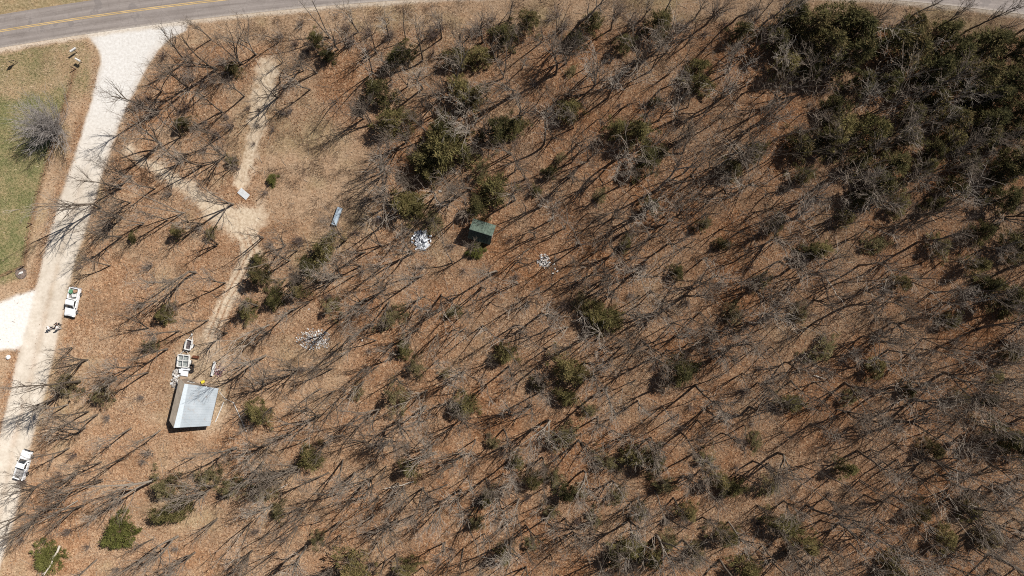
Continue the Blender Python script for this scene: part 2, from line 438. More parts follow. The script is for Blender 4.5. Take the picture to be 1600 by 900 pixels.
# ---------------------------------------------------------------- paved road with its painted centre lines
def asphalt_material():
    m, nt, b = new_mat('worn asphalt')
    geo = N(nt, 'ShaderNodeNewGeometry'); uv = N(nt, 'ShaderNodeUVMap', uv_map='road')
    mp = N(nt, 'ShaderNodeMapping'); mp.inputs['Scale'].default_value = (0.08, 3.0, 1); nt.links.new(uv.outputs[0], mp.inputs[0])
    st = noise(nt, mp.outputs[0], 1.0, 5, 0.7); f = noise(nt, geo.outputs['Position'], 3.0, 5, 0.7); big = noise(nt, geo.outputs['Position'], 0.25, 4)
    v = math_(nt, 'ADD', math_(nt, 'ADD', math_(nt, 'MULTIPLY', st, 0.5), math_(nt, 'MULTIPLY', f, 0.2)), math_(nt, 'MULTIPLY', big, 0.3))
    nt.links.new(ramp(nt, v, [(0.34, (0.14, 0.118, 0.106)), (0.5, (0.195, 0.168, 0.152)), (0.66, (0.28, 0.246, 0.225))]), b.inputs['Base Color'])
    sp = N(nt, 'ShaderNodeSeparateXYZ'); nt.links.new(uv.outputs[0], sp.inputs[0])
    ck = N(nt, 'ShaderNodeTexVoronoi'); ck.feature = 'DISTANCE_TO_EDGE'; ck.inputs['Scale'].default_value = 0.45
    wv = noise(nt, geo.outputs['Position'], 0.9, 4); wob = N(nt, 'ShaderNodeVectorMath', operation='ADD'); nt.links.new(geo.outputs['Position'], wob.inputs[0]); nt.links.new(wv, wob.inputs[1]); nt.links.new(wob.outputs[0], ck.inputs['Vector'])
    base = b.inputs['Base Color'].links[0].from_socket
    tr = N(nt, 'ShaderNodeMath', operation='PINGPONG'); nt.links.new(math_(nt, 'SUBTRACT', sp.outputs[1], 0.25), tr.inputs[0]); tr.inputs[1].default_value = 0.7
    base = mixc(nt, math_(nt, 'MULTIPLY', ramp(nt, math_(nt, 'DIVIDE', tr.outputs[0], 0.7), [(0.2, 0.0), (0.9, 1.0)]), 0.28), base, (0.33, 0.29, 0.265))
    base = mixc(nt, math_(nt, 'MULTIPLY', ramp(nt, ck.outputs[0], [(0.0, 1.0), (0.022, 0.0)]), 0.25), base, (0.07, 0.06, 0.055))
    base = mixc(nt, ramp(nt, big, [(0.60, 0.0), (0.63, 0.45)]), base, (0.125, 0.11, 0.105))
    edge = math_(nt, 'ADD', sp.outputs[1], math_(nt, 'MULTIPLY', f, 1.2))
    base = mixc(nt, ramp(nt, edge, [(0.45, 0.75), (1.05, 0.0)]), base, (0.40, 0.35, 0.30))
    nt.links.new(base, b.inputs['Base Color'])
    b.inputs['Roughness'].default_value = 0.9
    return m

def road_strip(name, mat, o0, o1, z, parent=None, nacross=1):
    xs = np.arange(-1200, 3400, 20.0)
    y = road_y(xs); dy = np.gradient(y, xs); ln = np.hypot(1, dy)
    nxp, nyp = dy / ln, -1 / ln                    # towards the far side of the road, in pixels
    v, f, uv = [], [], []
    offs = np.linspace(o0, o1, nacross + 1)
    for o in offs:
        qx, qy = xs + nxp * o, y + nyp * o
        wx, wy = G(qx, qy)
        crown = 0.05 * (1 - ((o - 25) / 26) ** 2)
        v.append(np.stack([wx, wy, np.full_like(wx, z + crown)], -1)); uv.append(np.stack([xs * S, np.full_like(xs, o * S)], -1))
    n = len(xs)
    V = np.concatenate(v); UV = np.concatenate(uv)
    for k in range(nacross):
        a = np.arange(n - 1) + k * n
        f.append(np.stack([a, a + 1, a + 1 + n, a + n], -1))
    F = np.concatenate(f)
    me = np_mesh(name, V, F, 4)
    ul = me.uv_layers.new(name='road')
    ul.data.foreach_set('uv', UV[F.ravel()].astype(np.float32).ravel())
    return link(name, me, mat, parent)
M_ASPHALT = asphalt_material()
M_YELLOW = plain('worn yellow paint', (0.47, 0.33, 0.15), 0.8, 0.16, 0.5)
pr = tag(road_strip('paved_road', M_ASPHALT, -0.5, 50.5, 0.03, None, 8), kind='structure')
tag(road_strip('centre_line', M_YELLOW, 23.2, 24.5, 0.038, pr), kind='structure')
tag(road_strip('centre_line', M_YELLOW, 25.5, 26.8, 0.038, pr), kind='structure')

# ---------------------------------------------------------------- litter, dry grass and fallen sticks: uncountable ground cover
def stuff_mat(name, stops, trans=0.0):
    m, nt, b = new_mat(name)
    at = N(nt, 'ShaderNodeAttribute', attribute_name='tint')
    nt.links.new(ramp(nt, at.outputs['Fac'], stops), b.inputs['Base Color'])
    b.inputs['Roughness'].default_value = 0.9; b.inputs['Specular IOR Level'].default_value = 0.05
    return m

def scatter(n, accept):
    out = []
    tot = 0
    while tot < n:
        x = rng.uniform(-100, 100, n); y = rng.uniform(-62, 62, n)
        px, py = P(x, y)
        p = accept(px, py, weights(px, py))
        k = rng.random(n) < p
        out.append(np.stack([x[k], y[k]], -1)); tot += k.sum()
    return np.concatenate(out)[:n]

def quads(xy, size, asp, tilt, zoff, seed_tint, name, mat, label):
    n = len(xy)
    z = relief(xy[:, 0], xy[:, 1]) + zoff * rng.random(n) + 0.03
    a = rng.uniform(0, 2 * np.pi, n); s = size * rng.uniform(0.6, 1.4, n)
    ux = np.stack([np.cos(a), np.sin(a), tilt * rng.normal(size=n)], -1); vx = np.stack([-np.sin(a), np.cos(a), tilt * rng.normal(size=n)], -1)
    c = np.stack([xy[:, 0], xy[:, 1], z], -1)
    U = ux * (s * 0.5)[:, None]; W = vx * (s * asp * 0.5)[:, None]
    V = np.stack([c - U, c - W * 0.9 + U * 0.1, c + U, c + W], 1).reshape(-1, 3)
    V[:, 2] = np.maximum(V[:, 2], 0.012 + np.repeat(z - zoff - 0.03, 4))
    F = np.arange(4 * n).reshape(n, 4)
    me = np_mesh(name, V, F, 4)
    at = me.attributes.new('tint', 'FLOAT', 'FACE'); at.data.foreach_set('value', np.asarray(seed_tint, np.float32))
    return tag(link(name, me, mat), label, name.replace('_', ' '), kind='stuff')

M_LEAVES = stuff_mat('fallen leaves', [(0.0, (0.07, 0.038, 0.024)), (0.3, (0.185, 0.089, 0.043)), (0.6, (0.30, 0.160, 0.080)), (0.85, (0.37, 0.26, 0.17)), (1.0, (0.50, 0.395, 0.285))])
xy = scatter(360000, lambda px, py, w: np.clip(1 - 0.93 * w['clear'] - w['gravel'] - w['drive'] - w['dirt'] * 1.15 - w['grass'], 0, 1) * (py > road_y(px) + 18))
quads(xy, 0.14, 0.8, 0.6, 0.06, np.clip(rng.normal(0.40, 0.17, len(xy)) + 0.75 * fbm(*P(xy[:, 0], xy[:, 1]), 26, 9) - 0.13 * weights(*P(xy[:, 0], xy[:, 1]))['rust_vignette'] + 0.04, 0, 1), 'leaf_litter', M_LEAVES, 'carpet of brown and rusty fallen oak leaves under the bare trees')  # leaf tint also darkened rightwards to stand in for vignette and backlight
M_DRY = stuff_mat('dry grass', [(0.0, (0.155, 0.10, 0.06)), (0.4, (0.305, 0.21, 0.132)), (0.75, (0.435, 0.325, 0.22)), (1.0, (0.60, 0.49, 0.36))])
def blades(xy, hgt, wid, name, mat, label, cat):
    n = len(xy)
    z = relief(xy[:, 0], xy[:, 1]); a = rng.uniform(0, 2 * np.pi, n); h = hgt * rng.uniform(0.4, 1.3, n)
    c = np.stack([xy[:, 0], xy[:, 1], z], -1)
    lean = np.stack([np.cos(a) * h * 0.8, np.sin(a) * h * 0.8, h], -1); w = np.stack([-np.sin(a), np.cos(a), 0 * a], -1) * wid
    V = np.stack([c - w, c + w, c + lean], 1).reshape(-1, 3)
    me = np_mesh(name, V, np.arange(3 * n).reshape(n, 3), 3)
    at = me.attributes.new('tint', 'FLOAT', 'FACE'); at.data.foreach_set('value', np.clip(rng.normal(0.5, 0.25, n), 0, 1).astype(np.float32))
    return tag(link(name, me, mat), label, cat, kind='stuff')
xy = scatter(90000, lambda px, py, w: np.clip(w['clear'] + 0.08 - w['gravel'] * 2 - w['drive'] - w['dirt'] - w['grass'], 0, 1) * ((py > road_y(px) + 4) | (py < road_y(px) - 54)))
blades(xy, 0.32, 0.03, 'dry_grass', M_DRY, 'dry straw coloured grass on the verge and clearing', 'dry grass')
xy = scatter(26000, lambda px, py, w: np.clip(w['clear'] - w['gravel'] * 2 - w['drive'] - w['dirt'] * .7 - w['grass'], 0, 1) * sstep(0.02, 0.16, fbm(px, py, 22, 13)) * (px > 150) * (py > road_y(px) + 10))
blades(xy, 0.75, 0.022, 'dead_weeds', stuff_mat('dead weeds', [(0.0, (0.07, 0.045, 0.03)), (0.5, (0.16, 0.105, 0.07)), (1.0, (0.30, 0.21, 0.145))]), 'tall dark dead weeds in drifts across the clearing', 'dead weeds')
M_GRASS = stuff_mat('field grass', [(0.0, (0.06, 0.07, 0.025)), (0.5, (0.105, 0.125, 0.045)), (0.8, (0.21, 0.20, 0.09)), (1.0, (0.42, 0.35, 0.20))])
xy = scatter(48000, lambda px, py, w: w['grass'] * (px < 140) * (py > road_y(px) + 4) * 1.0)
blades(xy, 0.14, 0.03, 'field_grass', M_GRASS, 'short green grass of the mown field left of the gravel road', 'grass')

def tubes(branches, k):
    """branches: list of (pts (n,3), radii (n)) -> verts, quads (open tubes, k sides)"""
    Vs, Fs = [], []
    base = 0
    ang = np.arange(k) * 2 * np.pi / k
    ca, sa_ = np.cos(ang)[None, :, None], np.sin(ang)[None, :, None]
    for pts, rad in branches:
        pts = np.asarray(pts, float); n = len(pts)
        d = np.gradient(pts, axis=0); d /= np.linalg.norm(d, axis=1, keepdims=True) + 1e-9
        ref = np.array([1.0, 0, 0]) if abs(d[0, 0]) < 0.7 else np.array([0, 1.0, 0])
        a = np.cross(d, ref); a /= np.linalg.norm(a, axis=1, keepdims=True) + 1e-9
        b = np.cross(d, a)
        ring = pts[:, None, :] + np.asarray(rad)[:, None, None] * (ca * a[:, None, :] + sa_ * b[:, None, :])
        Vs.append(ring.reshape(-1, 3))
        i = np.arange(n - 1)[:, None] * k; j = np.arange(k)[None, :]; jn = (j + 1) % k
        Fs.append((np.stack([i + j, i + jn, i + k + jn, i + k + j], -1) + base).reshape(-1, 4))
        base += n * k
    return np.concatenate(Vs), np.concatenate(Fs)

def tube_mesh(name, groups, mat):
    Vs, Fs, o = [], [], 0
    for br, k in groups:
        if not br: continue
        v, f = tubes(br, k); Vs.append(v); Fs.append(f + o); o += len(v)
    me = np_mesh(name, np.concatenate(Vs), np.concatenate(Fs), 4)
    me.polygons.foreach_set('use_smooth', np.ones(len(me.polygons), bool))
    me.materials.append(mat)
    return me

xy = scatter(2600, lambda px, py, w: np.clip(1 - 0.8 * w['clear'] - w['gravel'] - w['drive'] - w['grass'], 0, 1) * (py > road_y(px) + 22))
br = []
for x, y in xy:
    L = random.uniform(0.5, 2.2) * (2.0 if random.random() < 0.12 else 1); a = random.uniform(0, 6.28)
    z0 = gz(x, y) + 0.05; c, s_ = math.cos(a) * L / 2, math.sin(a) * L / 2
    br.append(([(x - c, y - s_, z0), (x + random.gauss(0, .06), y + random.gauss(0, .06), z0 + .06), (x + c, y + s_, z0 + random.uniform(0, .25))], [0.028, 0.022, 0.010]))
tag(link('fallen_sticks', tube_mesh('fallen_sticks', [(br, 3)], M_PALEWOOD)), 'pale dead sticks strewn over the leaf litter of the woods', 'fallen sticks', kind='stuff')

# ---------------------------------------------------------------- vegetation prototypes
def rnd_dir(d, ang, R):
    d = np.asarray(d, float); d /= np.linalg.norm(d)
    ref = np.array([0, 0, 1.0]) if abs(d[2]) < 0.9 else np.array([1.0, 0, 0])
    a = np.cross(d, ref); a /= np.linalg.norm(a); b = np.cross(d, a)
    t = R.uniform(0, 2 * np.pi)
    return math.cos(ang) * d + math.sin(ang) * (math.cos(t) * a + math.sin(t) * b)

def grow(p, d, L, r0, r1, n, wander, up, R):
    pts = [np.array(p, float)]; d = np.array(d, float)
    for i in range(n):
        d = d + R.normal(size=3) * wander + np.array([0, 0, up])
        d /= np.linalg.norm(d)
        pts.append(pts[-1] + d * L / n)
    return np.array(pts), np.linspace(r0, r1, n + 1)

def along(pts, rad, t):
    i = min(int(t * (len(pts) - 1)), len(pts) - 2); f = t * (len(pts) - 1) - i
    d = pts[i + 1] - pts[i]
    return pts[i] * (1 - f) + pts[i + 1] * f, d / np.linalg.norm(d), rad[i] * (1 - f) + rad[i + 1] * f

def bare_tree(seed, Ht, r, spread=1.0, nl=8, split=0.4, n2=5, n3=3, stems=1):
    """a leafless hardwood: a trunk (or a low fork of several stems) with many steep limbs that fan upward"""
    R = np.random.default_rng(seed)
    L0, L1, L2, L3 = [], [], [], []
    tops = []
    if stems > 1:
        fz = R.uniform(0.06, 0.22)
        t0 = grow((0, 0, -0.3), (R.normal() * .05, R.normal() * .05, 1), Ht * fz + .3, r, r * 0.9, 3, 0.03, 0.0, R); L0.append(t0)
        for k in range(stems):
            s = grow(t0[0][-1], rnd_dir((0, 0, 1), R.uniform(0.12, 0.42) * spread, R), Ht * R.uniform(0.62, 0.86), r * R.uniform(.5, .72), 0.022, 9, 0.06, 0.02, R); L0.append(s); tops.append(s)
    else:
        s = grow((0, 0, -0.3), (R.normal() * 0.06, R.normal() * 0.06, 1), Ht * 0.95, r, 0.03, 11, 0.05, 0.03, R); L0.append(s); tops.append(s)
    for s in tops:
        m = nl if stems == 1 else max(5, int(nl * 1.6 / stems))
        for t in np.sort(R.uniform(split if stems == 1 else 0.22, 0.97, m)):
            p, d, rr = along(*s, t)
            l1 = grow(p, rnd_dir(d, R.uniform(0.4, 0.85) * (1 - 0.25 * t), R), Ht * spread * R.uniform(0.24, 0.44) * (1.15 - 0.5 * t), min(rr * 0.68, r * 0.5), 0.024, 6, 0.085, 0.075, R)
            L1.append(l1)
            for t2 in np.sort(R.uniform(0.15, 1.0, n2)):
                p2, d2, r2 = along(*l1, t2)
                l2 = grow(p2, rnd_dir(d2, R.uniform(0.35, 0.85), R), Ht * spread * R.uniform(0.08, 0.19), min(r2 * 0.65, 0.05), 0.014, 4, 0.13, 0.07, R)
                L2.append(l2)
                for t3 in R.uniform(0.1, 1.0, n3):
                    p3, d3, r3 = along(*l2, t3)
                    L3.append(grow(p3, rnd_dir(d3, R.uniform(0.35, 0.9), R), Ht * spread * R.uniform(0.035, 0.095), 0.015, 0.007, 2, 0.15, 0.05, R))
    return (tube_mesh('trunk', [(L0, 7), (L1, 5)], M_TRUNK), tube_mesh('crown', [(L2, 3), (L3, 3)], M_TWIG))

def sapling(seed, Ht):
    R = np.random.default_rng(seed)
    L0, L2, L3 = [], [], []
    for k in range(1 + (R.random() < 0.35)):
        s = grow((k * 0.3, 0, -0.2), (R.normal() * 0.12, R.normal() * 0.12, 1), Ht * R.uniform(.8, 1), 0.125, 0.022, 8, 0.06, 0.02, R); L0.append(s)
        for t in R.uniform(0.3, 0.98, 13):
            p, d, rr = along(*s, t)
            l2 = grow(p, rnd_dir(d, R.uniform(0.4, 0.9), R), Ht * R.uniform(0.14, 0.28), 0.034, 0.012, 4, 0.12, 0.05, R); L2.append(l2)
            for t3 in R.uniform(0.2, 1, 3):
                p3, d3, r3 = along(*l2, t3)
                L3.append(grow(p3, rnd_dir(d3, R.uniform(0.4, 0.9), R), Ht * R.uniform(0.04, 0.09), 0.015, 0.008, 2, 0.15, 0.03, R))
    return (tube_mesh('trunk', [(L0, 5)], M_TRUNK), tube_mesh('crown', [(L2, 3), (L3, 3)], M_TWIG))

def brush(seed, Ht, n=26, mat=None, fine=7):
    R = np.random.default_rng(seed)
    L0, L3 = [], []
    for k in range(n):
        d = rnd_dir((0, 0, 1), abs(R.normal()) * 0.55 + 0.12, R)
        s = grow((R.normal() * 0.18, R.normal() * 0.18, -0.1), d, Ht * R.uniform(0.6, 1.1), 0.03, 0.009, 5, 0.12, 0.03, R); L0.append(s)
        for t3 in R.uniform(0.25, 1, fine):
            p3, d3, r3 = along(*s, t3)
            L3.append(grow(p3, rnd_dir(d3, R.uniform(0.3, 0.9), R), Ht * R.uniform(0.10, 0.25), 0.012, 0.006, 2, 0.2, 0.02, R))
    return (tube_mesh('stems', [(L0, 4)], mat or M_BRUSH), tube_mesh('crown', [(L3, 3)], mat or M_BRUSH))

def cedar(seed, mat, r=1.0, h=2.6, nclump=84, per=60, shape=0.85, leaf=0.15, low=0.05):
    """unit cedar of crown radius 1 (scaled per tree): sprays gathered in clumps through a ragged cone, on limbs"""
    R = np.random.default_rng(seed)
    V, T, limbs = [], [], []
    trunk = grow((0, 0, -0.1), (0, 0, 1), h * 0.92, 0.07, 0.015, 6, 0.03, 0.02, R)
    lob = [R.uniform(0, 6.28) for _ in range(3)]
    for c in range(nclump):
        t = R.random() ** 1.25
        z = h * (low + (1 - low) * t)
        a = R.uniform(0, 2 * np.pi)
        ragged = 1 + 0.24 * math.sin(2 * a + lob[0]) + 0.18 * math.sin(3 * a + lob[1]) + 0.16 * math.sin(5 * a + lob[2])
        rr = r * (1 - t) ** shape * ragged * (0.12 + 1.08 * R.random() ** 0.6)
        cen = np.array([rr * math.cos(a), rr * math.sin(a), z])
        limbs.append((np.array([[0, 0, max(0.05, z - 0.35 * rr - 0.05)], cen * [0.5, 0.5, 1] - [0, 0, 0.1 * rr], cen]), [0.018, 0.012, 0.005]))
        cl = R.uniform(0.045, 0.15)
        tint = np.clip(R.normal(0.5, 0.2), 0, 1)
        off = R.normal(size=(per, 3)) * cl * np.array([1, 1, 0.6])
        pos = cen + off
        out = np.stack([np.cos(a) + R.normal(size=per) * 0.7, np.sin(a) + R.normal(size=per) * 0.7, 0.55 + R.normal(size=per) * 0.45], -1)
        out /= np.linalg.norm(out, axis=1, keepdims=True)
        side = np.cross(out, R.normal(size=(per, 3))); side /= np.linalg.norm(side, axis=1, keepdims=True)
        ln = leaf * R.uniform(0.6, 1.4, per)[:, None]
        V.append(np.stack([pos, pos + out * ln * 0.55 + side * ln * 0.11, pos + out * ln, pos + out * ln * 0.55 - side * ln * 0.11], 1).reshape(-1, 3))
        T.append(np.clip(tint + R.normal(size=per) * 0.12, 0, 1))
    V = np.concatenate(V); T = np.concatenate(T)
    me = np_mesh('crown', V, np.arange(len(V)).reshape(-1, 4), 4)
    at = me.attributes.new('tint', 'FLOAT', 'FACE'); at.data.foreach_set('value', T.astype(np.float32))
    me.materials.append(mat)
    return (tube_mesh('trunk', [([trunk], 6), (limbs, 3)], M_CEDARBARK), me)

BIG = [bare_tree(11, 15, 0.24, 1.0, 13, .3), bare_tree(12, 13.5, 0.20, 0.9, 12, 0.4), bare_tree(13, 16, 0.27, 1.05, 14, 0.3), bare_tree(14, 14, 0.26, 1.1, 12, 0.3, stems=3),
       bare_tree(15, 12, 0.17, 0.85, 12, 0.35), bare_tree(16, 15, 0.27, 1.0, 12, 0.3, stems=4), bare_tree(17, 13, 0.19, 0.8, 13, 0.42), bare_tree(18, 16, 0.23, 0.8, 12, 0.42),
       bare_tree(19, 11, 0.17, 1.0, 12, 0.3), bare_tree(20, 14.5, 0.26, 1.1, 12, 0.3, stems=2)]
MUL = [bare_tree(21, 10, 0.18, 1.0, 12, n2=4, n3=3, stems=6), bare_tree(22, 11.5, 0.19, 0.9, 12, n2=4, n3=3, stems=5), bare_tree(23, 9, 0.17, 1.1, 14, n2=4, n3=3, stems=7), bare_tree(24, 12, 0.2, 1.1, 12, n2=4, n3=3, stems=5)]
SAP = [sapling(31 + i, h) for i, h in enumerate([11, 13.5, 9, 15, 12, 8])]
BRU = [brush(51, 2.3), brush(52, 1.8, 30), brush(53, 2.8, 24), brush(54, 2.1, 36)]
CED = {'cedar': [cedar(71 + i, M_CEDAR, shape=s, h=h) for i, (s, h) in enumerate([(0.75, 2.5), (0.6, 2.1), (0.9, 2.9)])],
       'dark': [cedar(81 + i, M_DARKCEDAR, shape=s, h=h) for i, (s, h) in enumerate([(0.7, 2.5), (0.6, 2.2), (0.85, 2.8)])],
       'olive': [cedar(91 + i, M_OLIVE, shape=s, h=h, nclump=64, per=52) for i, (s, h) in enumerate([(0.6, 2.0), (0.5, 1.7)])],
       'green': [cedar(98 + i, M_GREEN, shape=0.5, h=h, nclump=110, per=80, leaf=0.14) for i, h in enumerate([1.7, 1.5])]}
_first = {}
def plant(name, proto, x, y, scale, rz, group, cat, label=None, zs=1.0, tilt=0.0, parts=('trunk', 'crown'), kind=None):
    r = empty(name, (x, y, gz(x, y)), rz, label, cat, group)
    r.rotation_euler = (random.gauss(0, tilt), random.gauss(0, tilt), rz)
    r.scale = (scale, scale, scale * zs)
    for pn, me in zip(parts, proto):
        if me not in _first: _first[me] = bpy.data.objects.new(pn, me); o = _first[me]
        else: o = _first[me].copy()
        o.name = pn; o.parent = r
        COL.objects.link(o)
    r['_k'] = kind or name
    return r
VEG = []

# ---------------------------------------------------------------- cedars and other evergreens, placed as seen
CEDARS = """407 428 20 k;427 462 17 c;384 486 16 c;402 406 11 c;505 388 22 c;484 418 19 k;466 455 14 c;518 481 16 o;613 498 20 o;708 489 12 o;630 545 14 c;652 573 15 o
620 623 22 o;695 582 10 o;790 553 18 c;558 612 11 o;400 648 20 c;260 757 24 o;265 803 24 c;325 745 19 o;365 765 21 o;415 760 20 o;485 718 21 c;640 735 16 c
435 800 14 o;495 843 13 o;555 885 28 c;635 888 18 c;255 490 16 c;235 540 12 o;103 605 19 o;158 620 16 o;205 370 8 c;275 362 11 c;330 365 10 o;285 190 14 k;362 250 10 o
365 105 14 k;495 60 15 c;512 84 13 k;628 84 23 k;590 142 25 k;617 187 27 c;718 88 20 c;750 88 18 c;722 142 24 c;745 150 18 k;690 198 22 k;785 202 26 k
790 52 22 k;824 30 20 k;687 237 36 c;703 215 26 c;658 254 22 k;726 240 20 c;666 272 16 c;632 320 24 c;648 318 18 c;676 347 17 o;752 266 15 o;776 296 26 c;745 322 20 k
838 297 9 c;875 248 9 o;900 60 15 k;925 38 20 k;975 68 17 k;1032 37 24 k;892 110 9 o;890 172 20 c;806 196 18 c;966 200 20 c;1000 206 25 c;1026 157 9 k;1092 104 17 c;1160 50 18 k
1095 128 20 c;1012 250 26 k;1033 236 13 o;1182 237 20 k;1145 262 18 k;1240 25 24 k;1272 42 32 k;1312 26 36 k;1346 46 32 k;1292 72 32 k;1332 88 28 k;1216 62 20 k;1400 56 28 k
1438 33 16 k;1430 82 32 k;1482 48 24 k;1502 86 32 k;1552 72 32 k;1592 82 30 k;1460 112 28 k;1532 122 32 k;1582 132 30 k;1230 100 22 c;1272 112 18 k;1322 198 28 c;1290 216 20 k
1362 202 28 c;1256 226 22 k;1430 172 20 k;1500 180 24 k;1552 190 26 k;1462 232 18 k;1492 220 20 c;1400 256 26 k;1380 290 28 k;1446 262 15 c;1592 250 30 k;1350 310 16 c;1256 272 16 k
1540 215 22 k;1565 270 20 k;1600 170 26 k;1285 390 17 c;1325 340 15 c;1268 392 16 k;1370 380 18 o;1470 385 18 c;1525 414 18 c;1536 366 20 k;1590 386 26 k;1568 462 28 k;1597 472 22 k
1372 575 17 c;1250 490 15 o;1286 545 22 o;1550 625 14 k;1330 620 14 o;1566 682 26 k;1598 702 22 k;1240 630 18 c;1320 735 17 c;1520 800 18 c;1552 842 20 c;1400 890 22 c;1230 822 24 c
1262 848 20 c;1065 580 26 k;1150 490 18 o;930 490 22 c;952 500 24 c;905 470 13 o;882 575 25 c;905 582 18 c;886 620 17 c;880 680 23 o;990 714 19 c;1020 720 20 k;725 635 21 c;770 690 12 o
745 815 14 o;762 780 14 c;790 865 16 c;808 722 13 c;832 752 17 k;866 745 14 o;885 770 17 k;908 768 12 o;965 775 14 o;1037 757 17 o;1127 750 19 c;1148 766 17 c;1075 800 17 c;1135 838 21 k
985 860 21 c;960 870 17 k;1017 872 19 c;1087 866 17 o;1170 888 22 c;832 850 12 o;947 720 17 o;1045 845 16 o;1200 760 18 o;1105 715 15 o;1440 800 16 k;1480 845 20 c;1460 700 16 k
1190 440 14 o;1100 350 12 k;1060 425 13 k;980 380 12 c;940 305 12 o;1130 380 12 k;1215 350 14 k;1460 320 14 k;1410 440 15 k;1020 320 15 k;860 268 12 k;1420 610 12 k;1490 500 16 k
1395 130 22 k;1350 130 20 k;1475 150 24 k;1420 215 20 k;1555 150 26 k;1595 205 24 k;1520 255 20 k;1575 310 22 k;1345 255 18 k;1300 165 18 k;1490 290 18 k;1410 320 16 c
1545 445 18 k;1585 555 16 k;1500 620 14 o;1560 590 14 o;860 800 13 o;930 810 14 o;1000 800 13 o;1180 690 14 o;840 600 12 o;920 640 12 o"""
KIND = {'c': ('cedar', 'cedar_tree', 'cedar'), 'k': ('dark', 'cedar_tree', 'cedar'), 'o': ('olive', 'juniper_bush', 'juniper'), 'g': ('green', 'cedar_tree', 'cedar')}
used = []
for i, row in enumerate(CEDARS.replace('\n', ';').split(';')):
    a, b, r, k = row.split(); a, b, r = float(a), float(b), float(r)
    fam, nm, cat = KIND[k]
    proto = random.choice(CED[fam])
    rm = r * S * (1.04 if a > 1200 and b < 330 else 0.94)
    x, y = G(a, b, rm * (0.8 if k == 'o' else 1.15))
    VEG.append((plant(nm, proto, x, y, rm, random.uniform(0, 6.28), 'evergreens scattered through the woods', cat, zs=random.uniform(0.8, 1.05), tilt=0.05, kind=fam), a, b, r))
    r_ = VEG[-1][0]; q_ = random.uniform(.78, 1.22); r_.scale.x *= q_; r_.scale.y /= q_
    used.append((x, y, rm))
SPECIAL = []
for (a, b, r, fam, nm, cat, lab) in [
    (183, 833, 22, 'green', 'cedar_tree', 'cedar', 'rounded bright green cedar, the greenest crown in the lower left woods'),
    (70, 876, 21, 'green', 'cedar_tree', 'cedar', 'wide yellow green cedar crossed by a bleached dead trunk'),
    (745, 388, 12, 'green', 'pine_tree', 'pine', 'small yellow green young pine against the green roofed shed'),
    (424, 281, 8, 'green', 'cedar_tree', 'cedar', 'tiny lone green cedar in the clearing beside a brown bush')]:
    rm = r * S * 1.05
    x, y = G(a, b, rm * 0.9)
    plant(nm, random.choice(CED[fam]), x, y, rm, random.uniform(0, 6), 'evergreens scattered through the woods', cat, lab, zs=0.85)
    used.append((x, y, rm)); SPECIAL.append((a, b, r))

# ---------------------------------------------------------------- bare trees
TREES = [(158, 325, 3, 0.95), (252, 225, 5, 0.95), (293, 137, 0, .8), (248, 178, 2, .8), (347, 175, 4, .9), (382, 150, 1, .85), (400, 85, 9, .75), (330, 62, 4, .8), (242, 295, 6, .8),
 (190, 370, 0, .8), (262, 344, 1, .8), (317, 350, 8, .8), (172, 415, 6, .7), (270, 440, 4, .9), (246, 470, 1, .65), (205, 572, 9, .65), (280, 517, 6, .8), (325, 500, 4, .8),
 (262, 545, 0, .75), (182, 590, 5, .7), (232, 582, 1, .8), (352, 442, 8, .9), (355, 520, 9, .7), (86, 622, 0, .75), (106, 632, 4, .8), (138, 643, 1, .8), (152, 648, 6, .85),
 (132, 668, 3, .75), (108, 700, 4, .9), (158, 722, 8, .9), (205, 669, 1, .8), (250, 672, 4, .8), (92, 789, 9, .8), (130, 790, 5, .8), (60, 815, 3, .7), (40, 800, 4, .9),
 (560, 50, 8, .9), (690, 60, 1, .75), (610, 60, 4, .9), (755, 66, 0, .8), (955, 46, 1, .8), (1003, 30, 4, .8), (1035, 25, 6, .8), (1085, 30, 1, .8), (1102, 40, 0, .8), (1145, 35, 7, .8),
 (1420, 28, 8, .9), (1460, 45, 4, .95), (1510, 48, 1, .95), (1585, 55, 0, .9), (1200, 30, 7, .8), (1230, 32, 4, .9),
 (660, 95, 7, .8), (600, 300, 5, .75), (612, 318, 9, .75), (540, 375, 3, .7), (735, 395, 6, .8), (600, 415, 1, .8), (660, 430, 2, .85), (430, 255, 8, .0),
 (1235, 418, 3, 1), (1475, 582, 5, 1.1), (1433, 545, 4, 1.0), (1320, 480, 2, .9), (1018, 560, 0, .95), (1170, 635, 3, .9), (1055, 525, 9, .85), (1340, 705, 2, .9), (1215, 708, 3, .95)]
placed = []
def add_bare(px, py, idx, sc, sp=False):
    x, y = G(px, py)
    r = plant('bare_tree', BIG[idx], x, y, sc, random.uniform(0, 6.28), 'bare trees of the woods', 'bare tree', tilt=0.035)
    placed.append((x, y)); VEG.append((r, px, py, 14 * sc))
for (px, py, i, sc) in TREES:
    if sc > 0: add_bare(px, py, i, sc)

